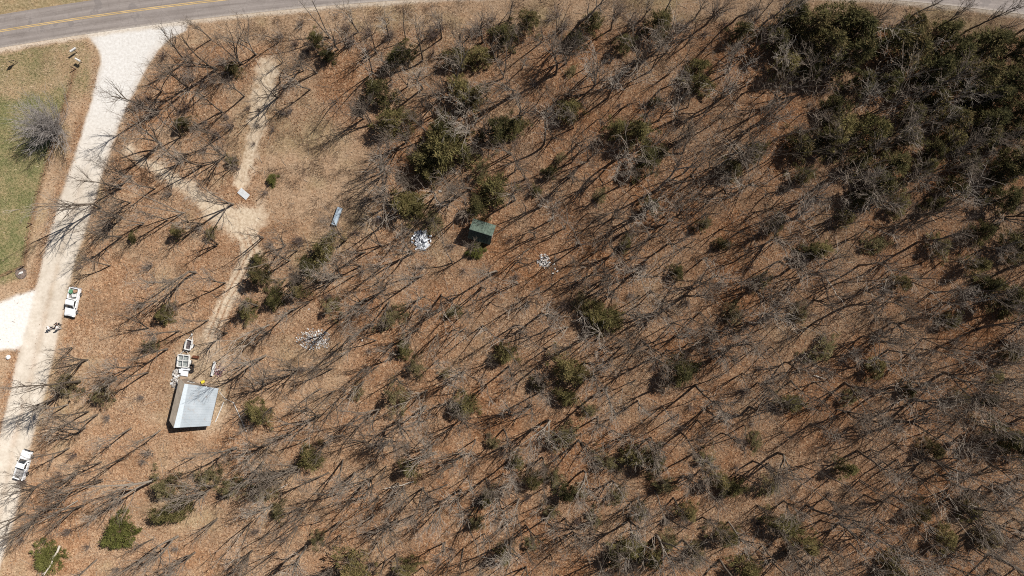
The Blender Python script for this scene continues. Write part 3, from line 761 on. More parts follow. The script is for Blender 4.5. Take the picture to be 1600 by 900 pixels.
def wood_ok(px, py, margin=10):
    w = weights(np.array([px]), np.array([py]))
    if px < np.interp(py, RY, RR) + margin: return False
    tl = float(road_y(np.array(px))) + (48 if px < 600 else 42 if px < 1250 else 38)
    if py < tl: return False
    if 256 < px < 362 and 520 < py < 690: return False
    if np.hypot((px - 495) / 98, (py - 270) / 112) < 1: return False
    if w['dirt'][0] > 0.4: return False
    if 122 < px < 222 and 436 < py < 562: return False
    for (cx, cy, hw, ln) in [(112, 472, 20, 120), (90, 509, 14, 120), (36, 727, 14, 50), (308, 630, 40, 90), (288, 560, 20, 100), (380, 303, 14, 80), (750, 370, 20, 70), (526, 338, 14, 90), (659, 375, 16, 70), (495, 530, 22, 60)]:
        u = (px - cx) * .83 - (py - cy) * .56; q = (px - cx) * .56 + (py - cy) * .83
        if -10 < u < ln and abs(q) < hw: return False
    for (cx, cy, rr) in [(750, 365, 32), (659, 375, 18), (851, 410, 16), (495, 530, 30), (381, 303, 15), (526, 338, 20), (115, 475, 22)]:
        if np.hypot(px - cx, py - cy) < rr: return False
    if np.hypot(px - 183, py - 833) < 30 or np.hypot(px - 70, py - 880) < 34: return False
    return True

def fill(n, xr, yr, mind, cb, pts, margin=10, tries=60000):
    k = 0
    for _ in range(tries):
        if k >= n: break
        px, py = random.uniform(*xr), random.uniform(*yr)
        if not wood_ok(px, py, margin): continue
        dens = (0.9 if px < 420 and py < 260 else 0.55) if px < 560 else 0.85 if px < 1000 else 1.0
        if random.random() > dens: continue
        x, y = G(px, py)
        if any((x - a) ** 2 + (y - b) ** 2 < (0.75 * c) ** 2 for a, b, c in used): continue
        if any((x - a) ** 2 + (y - b) ** 2 < mind * mind for a, b in pts): continue
        pts.append((x, y)); cb(px, py, x, y); k += 1
    return k
def cb_tree(px, py, x, y):
    sc = random.uniform(0.58, 1.04) * (1.0 if px < 900 else 1.06)
    r = plant('bare_tree', random.choice(BIG), x, y, sc, random.uniform(0, 6.28), 'bare trees of the woods', 'bare tree', tilt=0.06)
    VEG.append((r, px, py, 14 * sc))
fill(300 - len(placed), (-20, 1690), (0, 930), 4.2, cb_tree, placed, 26)
sap_pts = list(placed)
def cb_sap(px, py, x, y):
    r = plant('sapling', random.choice(SAP), x, y, random.uniform(0.75, 1.15), random.uniform(0, 6.28), 'slender saplings of the understorey', 'sapling', tilt=0.09)
    VEG.append((r, px, py, 8))
fill(300, (0, 1660), (0, 930), 2.6, cb_sap, sap_pts, 14)
extra = []
fill(300, (380, 1680), (0, 930), 2.0, lambda px, py, x, y: extra.append((x, y, random.uniform(.7, 1.0), random.uniform(0, 6.28), random.randrange(len(SAP)))), sap_pts, 14)
Vx, Fx, off = [], [], 0
for (x, y, sc, rz, k) in extra:
    tx_, ty_ = random.gauss(0, .07), random.gauss(0, .07)
    for me in SAP[k]:
        v = np.zeros(len(me.vertices) * 3, np.float32); me.vertices.foreach_get('co', v); v = v.reshape(-1, 3) * sc
        f = np.zeros(len(me.loops), np.int32); me.loops.foreach_get('vertex_index', f); f = f.reshape(-1, 4)
        c_, s_ = math.cos(rz), math.sin(rz)
        Vx.append(np.stack([v[:, 0] * c_ - v[:, 1] * s_ + x + tx_ * v[:, 2], v[:, 0] * s_ + v[:, 1] * c_ + y + ty_ * v[:, 2], v[:, 2] + gz(x, y)], -1)); Fx.append(f + off); off += len(v)
tag(link('young_trees', np_mesh('young_trees', np.concatenate(Vx), np.concatenate(Fx), 4), M_TRUNK), 'mass of further thin leafless young trees filling the woods', 'young trees', kind='stuff')
mul_pts = list(placed)
def cb_mul(px, py, x, y):
    r = plant('multi_stem_tree', random.choice(MUL), x, y, random.uniform(0.7, 1.1), random.uniform(0, 6.28), 'multi stem bare trees of the woods', 'multi stem tree', tilt=0.05)
    VEG.append((r, px, py, 10))
fill(130, (0, 1660), (0, 930), 2.8, cb_mul, mul_pts, 24)
bru_pts = []
def cb_bru(px, py, x, y):
    r = plant('brush_bush', random.choice(BRU), x, y, random.uniform(0.6, 1.1), random.uniform(0, 6.28), 'leafless brush on the forest floor', 'bush', parts=('stems', 'crown'))
    VEG.append((r, px, py, 6))
fill(220, (0, 1620), (0, 910), 3.0, cb_bru, bru_pts, 2)
for k in range(34):                                  # the thin thicket at the top edge of the woods and between the gully and the road
    if k < 20: a, b = random.uniform(420, 1180), 0
    else: a, b = random.uniform(215, 395), random.uniform(75, 250)
    if k < 20: b = float(road_y(np.array(a))) + random.uniform(34, 62)
    elif not wood_ok(a, b, 8): continue
    x, y = G(a, b)
    r = plant('brush_bush', random.choice(BRU), x, y, random.uniform(.9, 1.5), random.uniform(0, 6), 'leafless brush on the forest floor', 'bush', parts=('stems', 'crown'))
    VEG.append((r, a, b, 6))
# brush along the verge, the gully and the clearing, as seen
for (a, b, sc) in [(415, 300, 0.95), (404, 173, .5), (403, 195, .55), (397, 224, .5), (370, 250, .8), (445, 178, 1.0), (455, 172, .8), (427, 205, .6), (440, 58, 1.1), (470, 40, 1.0), (545, 45, 1.1),
                   (470, 375, 1.0), (560, 365, 1.0), (170, 652, .9), (235, 707, 1.3), (305, 742, .8), (610, 60, .9), (860, 30, 1.0), (880, 45, 1.1), (780, 45, .9), (590, 345, .9), (575, 310, 1.1)]:
    x, y = G(a, b)
    r = plant('brush_bush', random.choice(BRU), x, y, sc, random.uniform(0, 6), 'leafless brush on the forest floor', 'bush', parts=('stems', 'crown'))
    VEG.append((r, a, b, 6))
# the big round leafless bush in the field
bb = brush(61, 5.0, 170, bark_mat('grey brush', [(0.2, (0.27, 0.24, 0.22)), (0.8, (0.42, 0.385, 0.36))]), 16)
x, y = G(90, 204)
plant('round_bush', bb, x, y, 1.5, 0.4, None, 'bush', 'big round grey leafless bush standing by the green field', parts=('stems', 'crown'), kind='x')

# bleached dead trunks
def log(px0, py0, px1, py1, r, z0, z1, label, twigs=4):
    a = G(px0, py0, z0); b = G(px1, py1, z1)
    R = np.random.default_rng(int(px0 * 7 + py0))
    n = 6
    pts = np.array([[a[0] + (b[0] - a[0]) * t + R.normal() * .08, a[1] + (b[1] - a[1]) * t + R.normal() * .08, z0 + (z1 - z0) * t + r] for t in np.linspace(0, 1, n)])
    br = [(pts, np.linspace(r, r * 0.45, n))]; tw = []
    for k in range(twigs):
        p, d, rr = along(*br[0], R.uniform(.3, .95))
        tw.append(grow(p, rnd_dir(d, R.uniform(.4, .9), R), R.uniform(.8, 2.0), rr * .5, .012, 4, .12, .04, R))
    o = empty('fallen_tree', (a[0], a[1], 0), 0, label, 'fallen tree', 'bleached fallen trees')
    pts0 = np.array([a[0], a[1], 0])
    link('trunk', tube_mesh('trunk', [([(q - pts0, w) for q, w in br][:], 7)], M_PALEWOOD), None, o)
    if tw: link('branch', tube_mesh('branch', [([(q - pts0, w) for q, w in tw], 4)], M_PALEWOOD), None, o)
for args in [(122, 783, 60, 817, .10, .3, 1.2, 'pale thin dead tree lying beside the gravel road near the bottom left', 5),
             (95, 852, 70, 899, .20, 1.2, 2.6, 'thick bleached dead trunk lying across the yellow green cedar', 4),
             (448, 757, 395, 788, .11, .2, .8, 'bleached dead tree below the grey roofed house, among olive junipers', 5),
             (648, 752, 600, 764, .11, .2, .8, 'short pale fallen tree at the middle of the bottom woods', 2),
             (1288, 432, 1320, 478, .12, .3, 1.5, 'straight pale fallen tree in the right woods', 1),
             (400, 599, 426, 586, .08, .1, .15, 'straight white pole lying on leaves right of the grey roofed house', 0),
             (1272, 586, 1290, 592, .12, .1, .3, 'stubby pale log left of the lone cedar with a long shadow', 0)]:
    log(*args)

# ---------------------------------------------------------------- paints for built things
W_PAINT = plain('white car paint', (0.80, 0.80, 0.80), 0.25, 0.03, 1.0, 0, 0.5)
GLASS = plain('dark glass', (0.03, 0.035, 0.04), 0.08, 0.1, 1, 0, 0.6)
BLACK = plain('black rubber', (0.025, 0.025, 0.027), 0.8, 0.15)
CHROME = plain('steel', (0.55, 0.55, 0.56), 0.35, 0.1, 2, 0.8)
RED = plain('red lens', (0.35, 0.02, 0.02), 0.3, 0.1)
CLEAR = plain('headlight lens', (0.7, 0.7, 0.68), 0.15, 0.05)
WHITE = plain('white weathered paint', (0.60, 0.59, 0.565), 0.7, 0.12)
TAN_WOOD = plain('weathered deck wood', (0.36, 0.27, 0.19), 0.85, 0.22, 1.2)
DARK_WOOD = plain('dark wood', (0.09, 0.06, 0.045), 0.85, 0.25)
RUST = plain('rusted iron', (0.20, 0.075, 0.04), 0.85, 0.25)
GREYMETAL = plain('galvanised steel', (0.40, 0.47, 0.53), 0.45, 0.1, 1.2, 0.3)
YEL = plain('yellow plastic', (0.62, 0.52, 0.05), 0.5, 0.08)

# ---------------------------------------------------------------- pickup truck (nose towards +y)
def wheel(parent, x, y):
    w = MB().cyl(0.37, 0.25, (0, 0, 0), (0, math.pi / 2, 0), 20).build('wheel', BLACK, parent, (x, y, 0.37))
    MB().cyl(0.22, 0.27, (0, 0, 0), (0, math.pi / 2, 0), 14).build('rim', CHROME, w)
def pickup(px, py, ang, label, grp, cap=False):
    x, y = G(px, py, 1.0)
    t = empty('pickup_truck', (x, y, 0), ang, label, 'pickup truck', grp); t.scale = (.95, .95, .95)
    b = MB()
    prof = [(-2.62, .55), (-2.62, .98), (.15, 1.0), (1.15, 1.06), (2.35, .98), (2.62, .86), (2.68, .55), (2.2, .42), (-2.4, .42)]
    b.prism([(p, z) for p, z in prof], -0.93, 0.93, 'x')
    bo = b.build('body', W_PAINT, t)
    bv = bo.modifiers.new('bevel', 'BEVEL'); bv.width = 0.07; bv.segments = 2; bv.limit_method = 'ANGLE'
    MB().box(1.2, 1.1, 0.03, (0, 1.75, 1.035), bevel=.01).build('hood', W_PAINT, t)
    # cargo bed: floor and three walls above the body line
    bed = MB().box(.12, 2.05, .34, (-.87, -1.58, 1.12), bevel=.02).box(.12, 2.05, .34, (.87, -1.58, 1.12), bevel=.02).box(1.62, .10, .34, (0, -.58, 1.12), bevel=.02)
    bed.build('bed', W_PAINT, t)
    MB().box(1.6, 1.9, .02, (0, -1.58, 1.0)).build('bed_floor', plain('bed liner', (.30, .28, .26), .8, .25), t)
    tg = MB().box(1.86, .09, .40, (0, -2.6, 1.1), bevel=.02).build('tailgate', W_PAINT, t)
    MB().box(.3, .03, .06, (0, -2.66, 1.2)).build('handle', BLACK, tg)
    cab = MB()
    cab.prism([(-.52, 1.0), (1.12, 1.06), (.42, 1.72), (-.38, 1.76)], -.80, .80, 'x')
    co = cab.build('cab', W_PAINT, t)
    bv = co.modifiers.new('bevel', 'BEVEL'); bv.width = 0.09; bv.segments = 3
    ws = MB().poly([(-.68, 1.08, 1.125), (.68, 1.08, 1.125), (.60, .52, 1.66), (-.60, .52, 1.66)], .03).build('windshield', GLASS, t)
    ws.location = (0, .045, .02)
    rw = MB().poly([(-.62, -.52, 1.12), (.62, -.52, 1.12), (.58, -.44, 1.62), (-.58, -.44, 1.62)], .02).build('rear_window', GLASS, t)
    rw.location = (0, -.035, 0)
    for s in (-1, 1):
        MB().prism([(-.40, 1.14), (.92, 1.16), (.40, 1.62), (-.32, 1.64)], s * .775, s * .815, 'x').build('side_window', GLASS, t)
        m = MB().box(.22, .10, .16, (s * 1.06, .95, 1.22), bevel=.03).build('mirror', BLACK, t)
        MB().box(.34, .08, .18, (s * .70, 2.62, .84), bevel=.02).build('headlight', CLEAR, t)
        MB().box(.12, .06, .34, (s * .86, -2.63, .88), bevel=.01).build('taillight', RED, t)
        d = MB().box(.02, 1.15, .5, (s * .935, .32, .78), bevel=.005).build('door', W_PAINT, t)
        MB().box(.03, .16, .04, (s * .955, -.1, .92)).build('handle', CHROME, d)
        wheel(t, s * .84, 1.72); wheel(t, s * .84, -1.62)
    MB().box(1.88, .14, .22, (0, 2.72, .55), bevel=.04).build('bumper', BLACK, t)
    MB().box(1.84, .14, .18, (0, -2.70, .52), bevel=.04).build('bumper', CHROME, t)
    MB().box(1.1, .05, .16, (0, 2.66, .80), bevel=.01).build('grille', BLACK, t)
    return t, x, y
ang1 = math.atan2(-(494 - 450), (107 - 117)) - math.pi / 2
t1, tx, ty = pickup(112, 472, ang1, 'white pickup with a loaded bed parked nose down beside three people', 'white pickups on the gravel road')
ang2 = math.atan2((748 - 706), (41 - 28)) - math.pi / 2
pickup(35, 727, ang2, 'white pickup parked nose up at the road edge, striped by branch shadows', 'white pickups on the gravel road')
def inbed(lx, ly):
    return (tx + lx * math.cos(ang1) - ly * math.sin(ang1), ty + lx * math.sin(ang1) + ly * math.cos(ang1))
for lx, ly, sx, sy, sz, rz, m, nm, lab in [(-.33, -1.22, .66, .5, .35, .3, WHITE, 'storage_box', 'white box in the pickup bed, nearest its cab'),
                                          (.40, -1.82, .5, .6, .4, -.2, plain('green plastic', (.12, .28, .16), .5), 'storage_box', 'green box in a rear corner of the pickup bed'),
                                          (-.3, -2.0, .5, .45, .3, .5, plain('brown cardboard', (.34, .2, .12), .8), 'cardboard_box', 'brown cardboard box at the tailgate of the pickup bed')]:
    bx, by = inbed(lx, ly)
    o = empty(nm, (bx, by, .964), ang1 + rz, lab, 'box', 'load in the pickup bed')
    MB().box(sx, sy, sz, (0, 0, sz / 2), bevel=.02).build('body', m, o)
    MB().box(sx + .04, sy + .04, .04, (0, 0, sz + .022), bevel=.01).build('lid', m, o)

# ---------------------------------------------------------------- people on the gravel road
SKIN = plain('skin', (.46, .30, .23), .6, .05)
def skinned(name, verts, edges, radii, mat, parent, root=0):
    me = bpy.data.meshes.new(name); me.from_pydata(verts, edges, [])
    me.materials.append(mat)
    o = link(name, me, None, parent)
    sk = o.modifiers.new('skin', 'SKIN'); sk.use_smooth_shade = True
    for i, r in enumerate(radii):
        d = me.skin_vertices[0].data[i]; d.radius = (r if isinstance(r, tuple) else (r, r)); d.use_root = (i == root)
    sb = o.modifiers.new('sub', 'SUBSURF'); sb.levels = 1; sb.render_levels = 2
    return o
def person(px, py, face, label, shirt, trousers, hair, stride=.12, arm=.1):
    x, y = G(px, py)
    p = empty('person', (x, y, 0.01), face, label, 'person', 'people talking on the gravel road')
    # pelvis, spine, chest, neck, head / legs / arms   (facing +y)
    V = [(0, 0, .95), (0, 0, 1.12), (0, 0, 1.36), (0, .01, 1.48), (0, .03, 1.56), (0, .02, 1.70)]
    E = [(0, 1), (1, 2), (2, 3), (3, 4), (4, 5)]; R = [(.13, .10), (.12, .09), (.15, .10), .055, .075, .07]
    hands = []
    for s in (-1, 1):
        n = len(V); st = stride * s
        V += [(s * .10, 0, .86), (s * .10, st * .6, .48), (s * .11, st, .08), (s * .12, st + .14, .035)]
        E += [(0, n), (n, n + 1), (n + 1, n + 2), (n + 2, n + 3)]; R += [.095, .065, .045, .04]
        n = len(V)
        V += [(s * .19, 0, 1.40), (s * .25, -.02, 1.12), (s * .25, .10 + arm * s, .90), (s * .25, .14 + arm * s, .82)]
        E += [(2, n), (n, n + 1), (n + 1, n + 2), (n + 2, n + 3)]; R += [.06, .045, .033, .035]
        hb = len(V) - 1
        for k in range(4):
            n = len(V); fx = (k - 1.5) * .02
            V += [(s * .25, .14 + arm * s + fx, .77), (s * .245, .155 + arm * s + fx, .735 + .006 * abs(k - 1.5))]
            E += [(hb, n), (n, n + 1)]; R += [.010, .008]
        n = len(V); V += [(s * .235, .185 + arm * s, .80), (s * .23, .195 + arm * s, .77)]; E += [(hb, n), (n, n + 1)]; R += [.011, .009]
    skinned('body', V, E, R, SKIN, p)
    sh = [(0, 0, .98), (0, 0, 1.14), (0, 0, 1.37), (0, .005, 1.47)]; she = [(0, 1), (1, 2), (2, 3)]; shr = [(.155, .125), (.145, .115), (.175, .125), .075]
    tr = [(0, 0, .96)]; tre = []; trr = [(.15, .12)]
    for s in (-1, 1):
        n = len(sh); sh += [(s * .20, 0, 1.41), (s * .255, -.02, 1.12), (s * .25, .06 + arm * s, .95)]; she += [(2, n), (n, n + 1), (n + 1, n + 2)]; shr += [.078, .062, .05]
        n = len(tr); st = stride * s; tr += [(s * .10, 0, .86), (s * .10, st * .6, .48), (s * .11, st, .10)]; tre += [(0, n), (n, n + 1), (n + 1, n + 2)]; trr += [.115, .085, .07]
        MB().box(.10, .27, .09, (s * .115, st + .06, .045), bevel=.03).build('shoe', BLACK, p)
    skinned('shirt', sh, she, shr, shirt, p); skinned('trousers', tr, tre, trr, trousers, p)
    MB().ball(.105, (0, .0, 1.70), (1, 1.12, .95), 2).build('hair', hair, p)
    MB().ball(.018, (0, .115, 1.645), (1, 1.2, 1.4), 1).build('nose', SKIN, p)
    return p
JEANS = plain('dark denim', (.03, .035, .05), .8, .1); BLK = plain('black cloth', (.02, .02, .022), .85, .1); LT = plain('white cloth', (.78, .77, .75), .8, .05); HR = plain('brown hair', (.06, .035, .02), .7, .1)
TANP = plain('pale grey cloth', (.5, .48, .45), .8, .08)
person(83, 511.5, -1.3, 'person in a white top standing alone on the left of the three', LT, JEANS, HR)
person(95, 506, 1.4, 'person in all black clothes, uppermost of the three by the pickup', BLK, BLK, HR, .2)
person(96, 511.5, 1.2, 'person in a white shirt and pale trousers, lowest right of the three', LT, TANP, HR, .16)

# ---------------------------------------------------------------- the grey roofed house
def house():
    zr, zl, zrr, zb = 2.9, 1.95, 2.05, 0.0
    A = (*G(288.5, 599.5, zr), zr); B = (*G(271.5, 668.5, zr), zr)          # ridge
    L0 = (*G(280.5, 590.5, zl), zl); L1 = (*G(264.5, 657, zl), zl)          # left eave
    R0 = (*G(341.5, 607, zrr), zrr); R1 = (*G(328, 665.5, zrr), zrr)        # right eave
    h = empty('house', (A[0], A[1], 0), 0, 'small house with pale grey metal roof beside the white trailer', 'house')
    o = Vector((A[0], A[1], 0))
    loc = lambda p: tuple(Vector(p) - o)
    m, nt, b = new_mat('pale metal roof')
    geo = N(nt, 'ShaderNodeNewGeometry')
    n1 = noise(nt, geo.outputs['Position'], 0.5, 5, .6)
    nt.links.new(ramp(nt, n1, [(0.3, (.31, .345, .37)), (0.7, (.40, .435, .46))]), b.inputs['Base Color'])
    n2 = noise(nt, geo.outputs['Position'], 1.6, 6, .75)
    rc = mixc(nt, ramp(nt, n2, [(0.56, 0.0), (0.70, 0.55)]), b.inputs['Base Color'].links[0].from_socket, (.30, .20, .13))
    nt.links.new(rc, b.inputs['Base Color'])
    b.inputs['Roughness'].default_value = .5
    rib = MB().poly([loc(A), loc(B), loc(R1), loc(R0)], .07)
    ro = rib.build('roof', m, h)
    seams = MB()
    for k in range(1, 16):
        t = k / 16
        p = Vector(loc(A)).lerp(Vector(loc(B)), t); q = Vector(loc(R0)).lerp(Vector(loc(R1)), t)
        seams.tube([p + Vector((0, 0, .012)), q + Vector((0, 0, .012))], .022, 4)
    seams.build('seams', m, ro)
    white = plain('whiter roof sheet', (.50, .55, .58), .45, .05)
    a, bq = Vector(loc(A)), Vector(loc(B)); ra, rb = Vector(loc(R0)), Vector(loc(R1))
    MB().poly([tuple(a + Vector((0, 0, .03))), tuple(bq + Vector((0, 0, .03))), tuple(bq.lerp(rb, .17) + Vector((0, 0, .03))), tuple(a.lerp(ra, .11) + Vector((0, 0, .03)))], .02).build('ridge_sheet', white, ro)
    brown = plain('brown weathered roof', (.44, .37, .29), .8, .15, .8)
    lr = MB().poly([loc(A), loc(L0), loc(L1), loc(B)], .07).build('roof', brown, h)
    lr.location = (-.02, 0, -.01)
    lr['label'] = 'narrow brown weathered left roof slope'
    # walls under the roof, set in from the eaves
    def inset(p, q, t): return Vector(p).lerp(Vector(q), t)
    cs = [Vector(loc(L0)), Vector(loc(L1)), Vector(loc(R1)), Vector(loc(R0))]
    cen = sum(cs, Vector()) / 4
    base = [cen + (c - cen) * k for c, k in zip(cs, (.93, .93, .82, .80))]
    wl = MB()
    wood = plain('weathered siding', (.22, .17, .13), .9, .2, 2)
    heights = [zl - .12, zl - .12, zrr - .12, zrr - .12]
    bot = [wl.bm.verts.new((c.x, c.y, 0)) for c in base]; top = [wl.bm.verts.new((c.x, c.y, hh)) for c, hh in zip(base, heights)]
    for i in range(4): wl.bm.faces.new((bot[i], bot[(i + 1) % 4], top[(i + 1) % 4], top[i]))
    g0 = cen + (Vector(loc(A)) - cen) * .93; g1 = cen + (Vector(loc(B)) - cen) * .93
    for (i, j, g) in ((3, 0, g0), (1, 2, g1)):
        v = wl.bm.verts.new((g.x, g.y, zr - .12)); wl.bm.faces.new((top[i], top[j], v))
    wl.build('wall', wood, h)
    def on_wall(i, j, t, zc, w, hh, nm, mt):
        p = base[i].lerp(base[j], t); d = (base[j] - base[i]); an = math.atan2(d.y, d.x)
        return MB().box(w, .10, hh, (p.x, p.y, zc), (0, 0, an), bevel=.01).build(nm, mt, h), p, an
    dr, p, an = on_wall(3, 0, .35, 1.0, .9, 1.95, 'door', DARK_WOOD)
    MB().ball(.05, (p.x - .3 * math.cos(an), p.y - .3 * math.sin(an) + .09, 1.0), n=1).build('handle', CHROME, dr)
    for (i, j, t) in ((3, 0, .75), (2, 3, .35), (2, 3, .7), (1, 2, .5), (0, 1, .5)):
        w, p, an = on_wall(i, j, t, 1.2, .95, .85, 'window', WHITE)
        MB().box(.8, .12, .70, (p.x, p.y, 1.2), (0, 0, an)).build('pane', GLASS, w)
    # porch deck at the upper end
    c0 = Vector((*G(283, 586), 0)) - o; c1 = Vector((*G(343, 602), 0)) - o
    dv = (c1 - c0).normalized(); nv = Vector((-dv.y, dv.x, 0))
    dk = MB()
    for k in range(12):
        a0 = c0 - nv * (k * .14); dk.poly([tuple(a0 + Vector((0, 0, .35))), tuple(a0 + dv * (c1 - c0).length + Vector((0, 0, .35))),
                tuple(a0 + dv * (c1 - c0).length - nv * .125 + Vector((0, 0, .35))), tuple(a0 - nv * .125 + Vector((0, 0, .35)))], .05)
    dk.build('porch_deck', TAN_WOOD, h)
    pp = MB()
    for t in (0.02, .35, .68, .98):
        q = c0 + dv * (c1 - c0).length * t - nv * .06
        pp.box(.1, .1, .35, (q.x, q.y, .165))
    pp.build('porch_piers', DARK_WOOD, h)
house()

# ---------------------------------------------------------------- the green roofed shed
def shed():
    zr, ze = 3.9, 2.6
    A = Vector((*G(733.5, 357.5, zr), zr)); D = Vector((*G(769, 368.5, zr), zr))
    ax = (D - A).normalized(); nv = Vector((-ax.y, ax.x, 0)); L = (D - A).length
    t = empty('shed', (A.x, A.y, 0), math.atan2(ax.y, ax.x), 'dark green gable roofed shed standing among cedars', 'shed')
    g1, g2 = plain('sunlit green roofing', (.085, .115, .09), .75, .25, 1.5), plain('green roofing', (.05, .07, .055), .75, .2, 1.5)  # one green roofing; sunlit and shaded slopes painted as two tones
    up, dn, zd = 2.0, 1.5, 2.1
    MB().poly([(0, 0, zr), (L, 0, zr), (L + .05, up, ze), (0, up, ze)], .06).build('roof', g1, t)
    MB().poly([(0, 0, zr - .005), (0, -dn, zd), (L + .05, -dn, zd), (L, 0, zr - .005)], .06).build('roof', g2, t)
    MB().box(L + .06, .16, .04, (L / 2, 0, zr + .03), bevel=.01).build('ridge_cap', g1, t)
    sm = MB()
    for k in range(1, 8):
        x = L * k / 8
        sm.tube([(x, .05, zr - .01), (x, up - .02, ze + .015)], .02, 4).tube([(x, -.05, zr - .01), (x, -dn + .02, zd + .015)], .02, 4)
    sm.build('roof_seams', g2, t)
    pale = plain('pale siding', (.42, .40, .36), .85, .12)
    w = MB()
    prof = [(-dn + .25, 0), (-dn + .25, zd + .12), (0, zr - .12), (up - .25, ze + .03), (up - .25, 0)]
    w.prism(prof, .12, L - .12, 'x'); w.build('wall', pale, t)
    d = MB().box(1.2, .07, 1.8, (L / 2, -dn + .22, .92), bevel=.01).build('door', DARK_WOOD, t)
    MB().box(.05, .05, .2, (L / 2 + .45, -dn + .17, 1.0)).build('handle', CHROME, d)
    wn_ = MB().box(.06, .7, .6, (L - .10, .1, 1.4), bevel=.01).build('window', WHITE, t)
    MB().box(.08, .58, .48, (L - .10, .1, 1.4)).build('pane', GLASS, wn_)
shed()

# ---------------------------------------------------------------- trailers, sheets, scrap
def trailer(px, py, ang, L, W, label, rails, bedmat, load):
    x, y = G(px, py, .7)
    t = empty('utility_trailer', (x, y, 0), ang, label, 'trailer')
    MB().box(W - .1, L - .1, .06, (0, 0, .55)).build('bed_floor', bedmat, t)
    f = MB()
    for s in (-1, 1):
        f.box(.13, L, .14, (s * W / 2, 0, .62), bevel=.015).box(.13, L, .10, (s * W / 2, 0, .95), bevel=.015)
        f.box(W - .13, .13, .14, (0, s * L / 2, .62), bevel=.015).box(W - .13, .13, .10, (0, s * L / 2, .95), bevel=.015)
        for k in (-1, 0, 1): f.box(.10, .10, .26, (s * W / 2, k * (L / 2 - .07), .79))
    f.build('frame', WHITE, t)
    if rails:
        MB().box(.10, L - .13, .08, (0, 0, 1.045), bevel=.01).box(W - .13, .10, .08, (0, .15, 1.13), bevel=.01).build('cross_rails', WHITE, t)
    MB().tube([(-W / 2 + .1, L / 2, .55), (0, L / 2 + .9, .5), (W / 2 - .1, L / 2, .55)], .05, 6).box(.22, .3, .12, (0, L / 2 + .95, .5), bevel=.02).build('tongue', WHITE, t)
    MB().cyl(.06, .5, (0, L / 2 + .85, .25), n=8).build('jack', CHROME, t)
    for s in (-1, 1):
        w = MB().cyl(.3, .18, rot=(0, math.pi / 2, 0), n=16).build('wheel', BLACK, t, (s * (W / 2 + .18), -.1, .3))
        MB().cyl(.16, .2, rot=(0, math.pi / 2, 0), n=12).build('rim', CHROME, w)
        MB().box(.24, .75, .05, (s * (W / 2 + .18), -.1, .66), bevel=.02).build('fender', WHITE, t)
    return t, x, y
BED_DARK = plain('dark bed boards', (.10, .08, .08), .85, .25); BED_GREY = plain('grey bed boards', (.28, .30, .29), .8, .25)
trailer(295, 538.5, math.radians(-14), 1.75, 1.0, 'small white railed trailer with a dark bed, uppermost by the house', False, BED_DARK, None)
t2, ux, uy = trailer(287, 564, math.radians(-6), 2.1, 1.95, 'white trailer with a grid of rails over its open bed', True, BED_GREY, None)
def scrap_mesh(n, rx, ry, hz, seed, smin=.1, smax=.45, flat=.4):
    R = random.Random(seed); b = MB()
    for _ in range(n):
        a = R.uniform(0, 6.28); q = R.random() ** .6
        s = R.uniform(smin, smax)
        b.box(s, s * R.uniform(.4, .9), s * R.uniform(flat * .5, flat), (rx * q * math.cos(a) * R.uniform(.8, 1.2), ry * q * math.sin(a) * R.uniform(.8, 1.2), .06 + hz * (1 - q) * R.random()), (R.gauss(0, .4), R.gauss(0, .4), R.uniform(0, 3)), bevel=0)
    return b
def scrap_mat(name, stops):
    m, nt, b = new_mat(name)
    geo = N(nt, 'ShaderNodeNewGeometry')
    nt.links.new(ramp(nt, geo.outputs['Random Per Island'], stops), b.inputs['Base Color'])
    b.inputs['Roughness'].default_value = .7
    return m
SCRAP_W = scrap_mat('white scrap', [(0, (.17, .14, .12)), (.3, (.34, .31, .28)), (.65, (.48, .46, .44)), (1, (.68, .67, .65))])
SCRAP_G = scrap_mat('grey scrap', [(0, (.16, .17, .18)), (.25, (.40, .42, .45)), (.6, (.58, .60, .63)), (1, (.74, .74, .74))])
SCRAP_R = scrap_mat('reddish scrap', [(0, (.06, .04, .05)), (.4, (.22, .10, .11)), (.75, (.32, .20, .20)), (1, (.6, .55, .52))])
def pile(px, py, n, rx, ry, hz, seed, mat, label, smin=.1, smax=.45, ang=0):
    x, y = G(px, py)
    o = scrap_mesh(n, rx, ry, hz, seed, smin, smax).build('scrap_pile', mat, None, (x, y, gz(x, y)), ang)
    tag(o, label, 'scrap pile', 'heaps of pale scrap in the woods', 'stuff')
pile(659, 375, 190, 1.5, 1.8, .6, 1, SCRAP_G, 'dense heap of silvery scrap left of the green roofed shed', .15, .55)
pile(850, 408, 110, 1.15, 1.15, .4, 2, SCRAP_W, 'compact heap of bright white rubble right of the green roofed shed', .12, .38)
pile(493, 530, 420, 3.0, 1.8, .2, 3, SCRAP_W, 'loose wide scatter of white rubble in the open leaf litter', .05, .30)
pile(276, 588, 90, .75, 2.0, .5, 4, SCRAP_W, 'long jumbled heap of white scrap against the house by the trailer', .15, .6, -.25)
pile(341, 577, 80, 1.1, 1.2, .4, 5, SCRAP_R, 'reddish brown heap of scrap beside a long white plank', .1, .35)
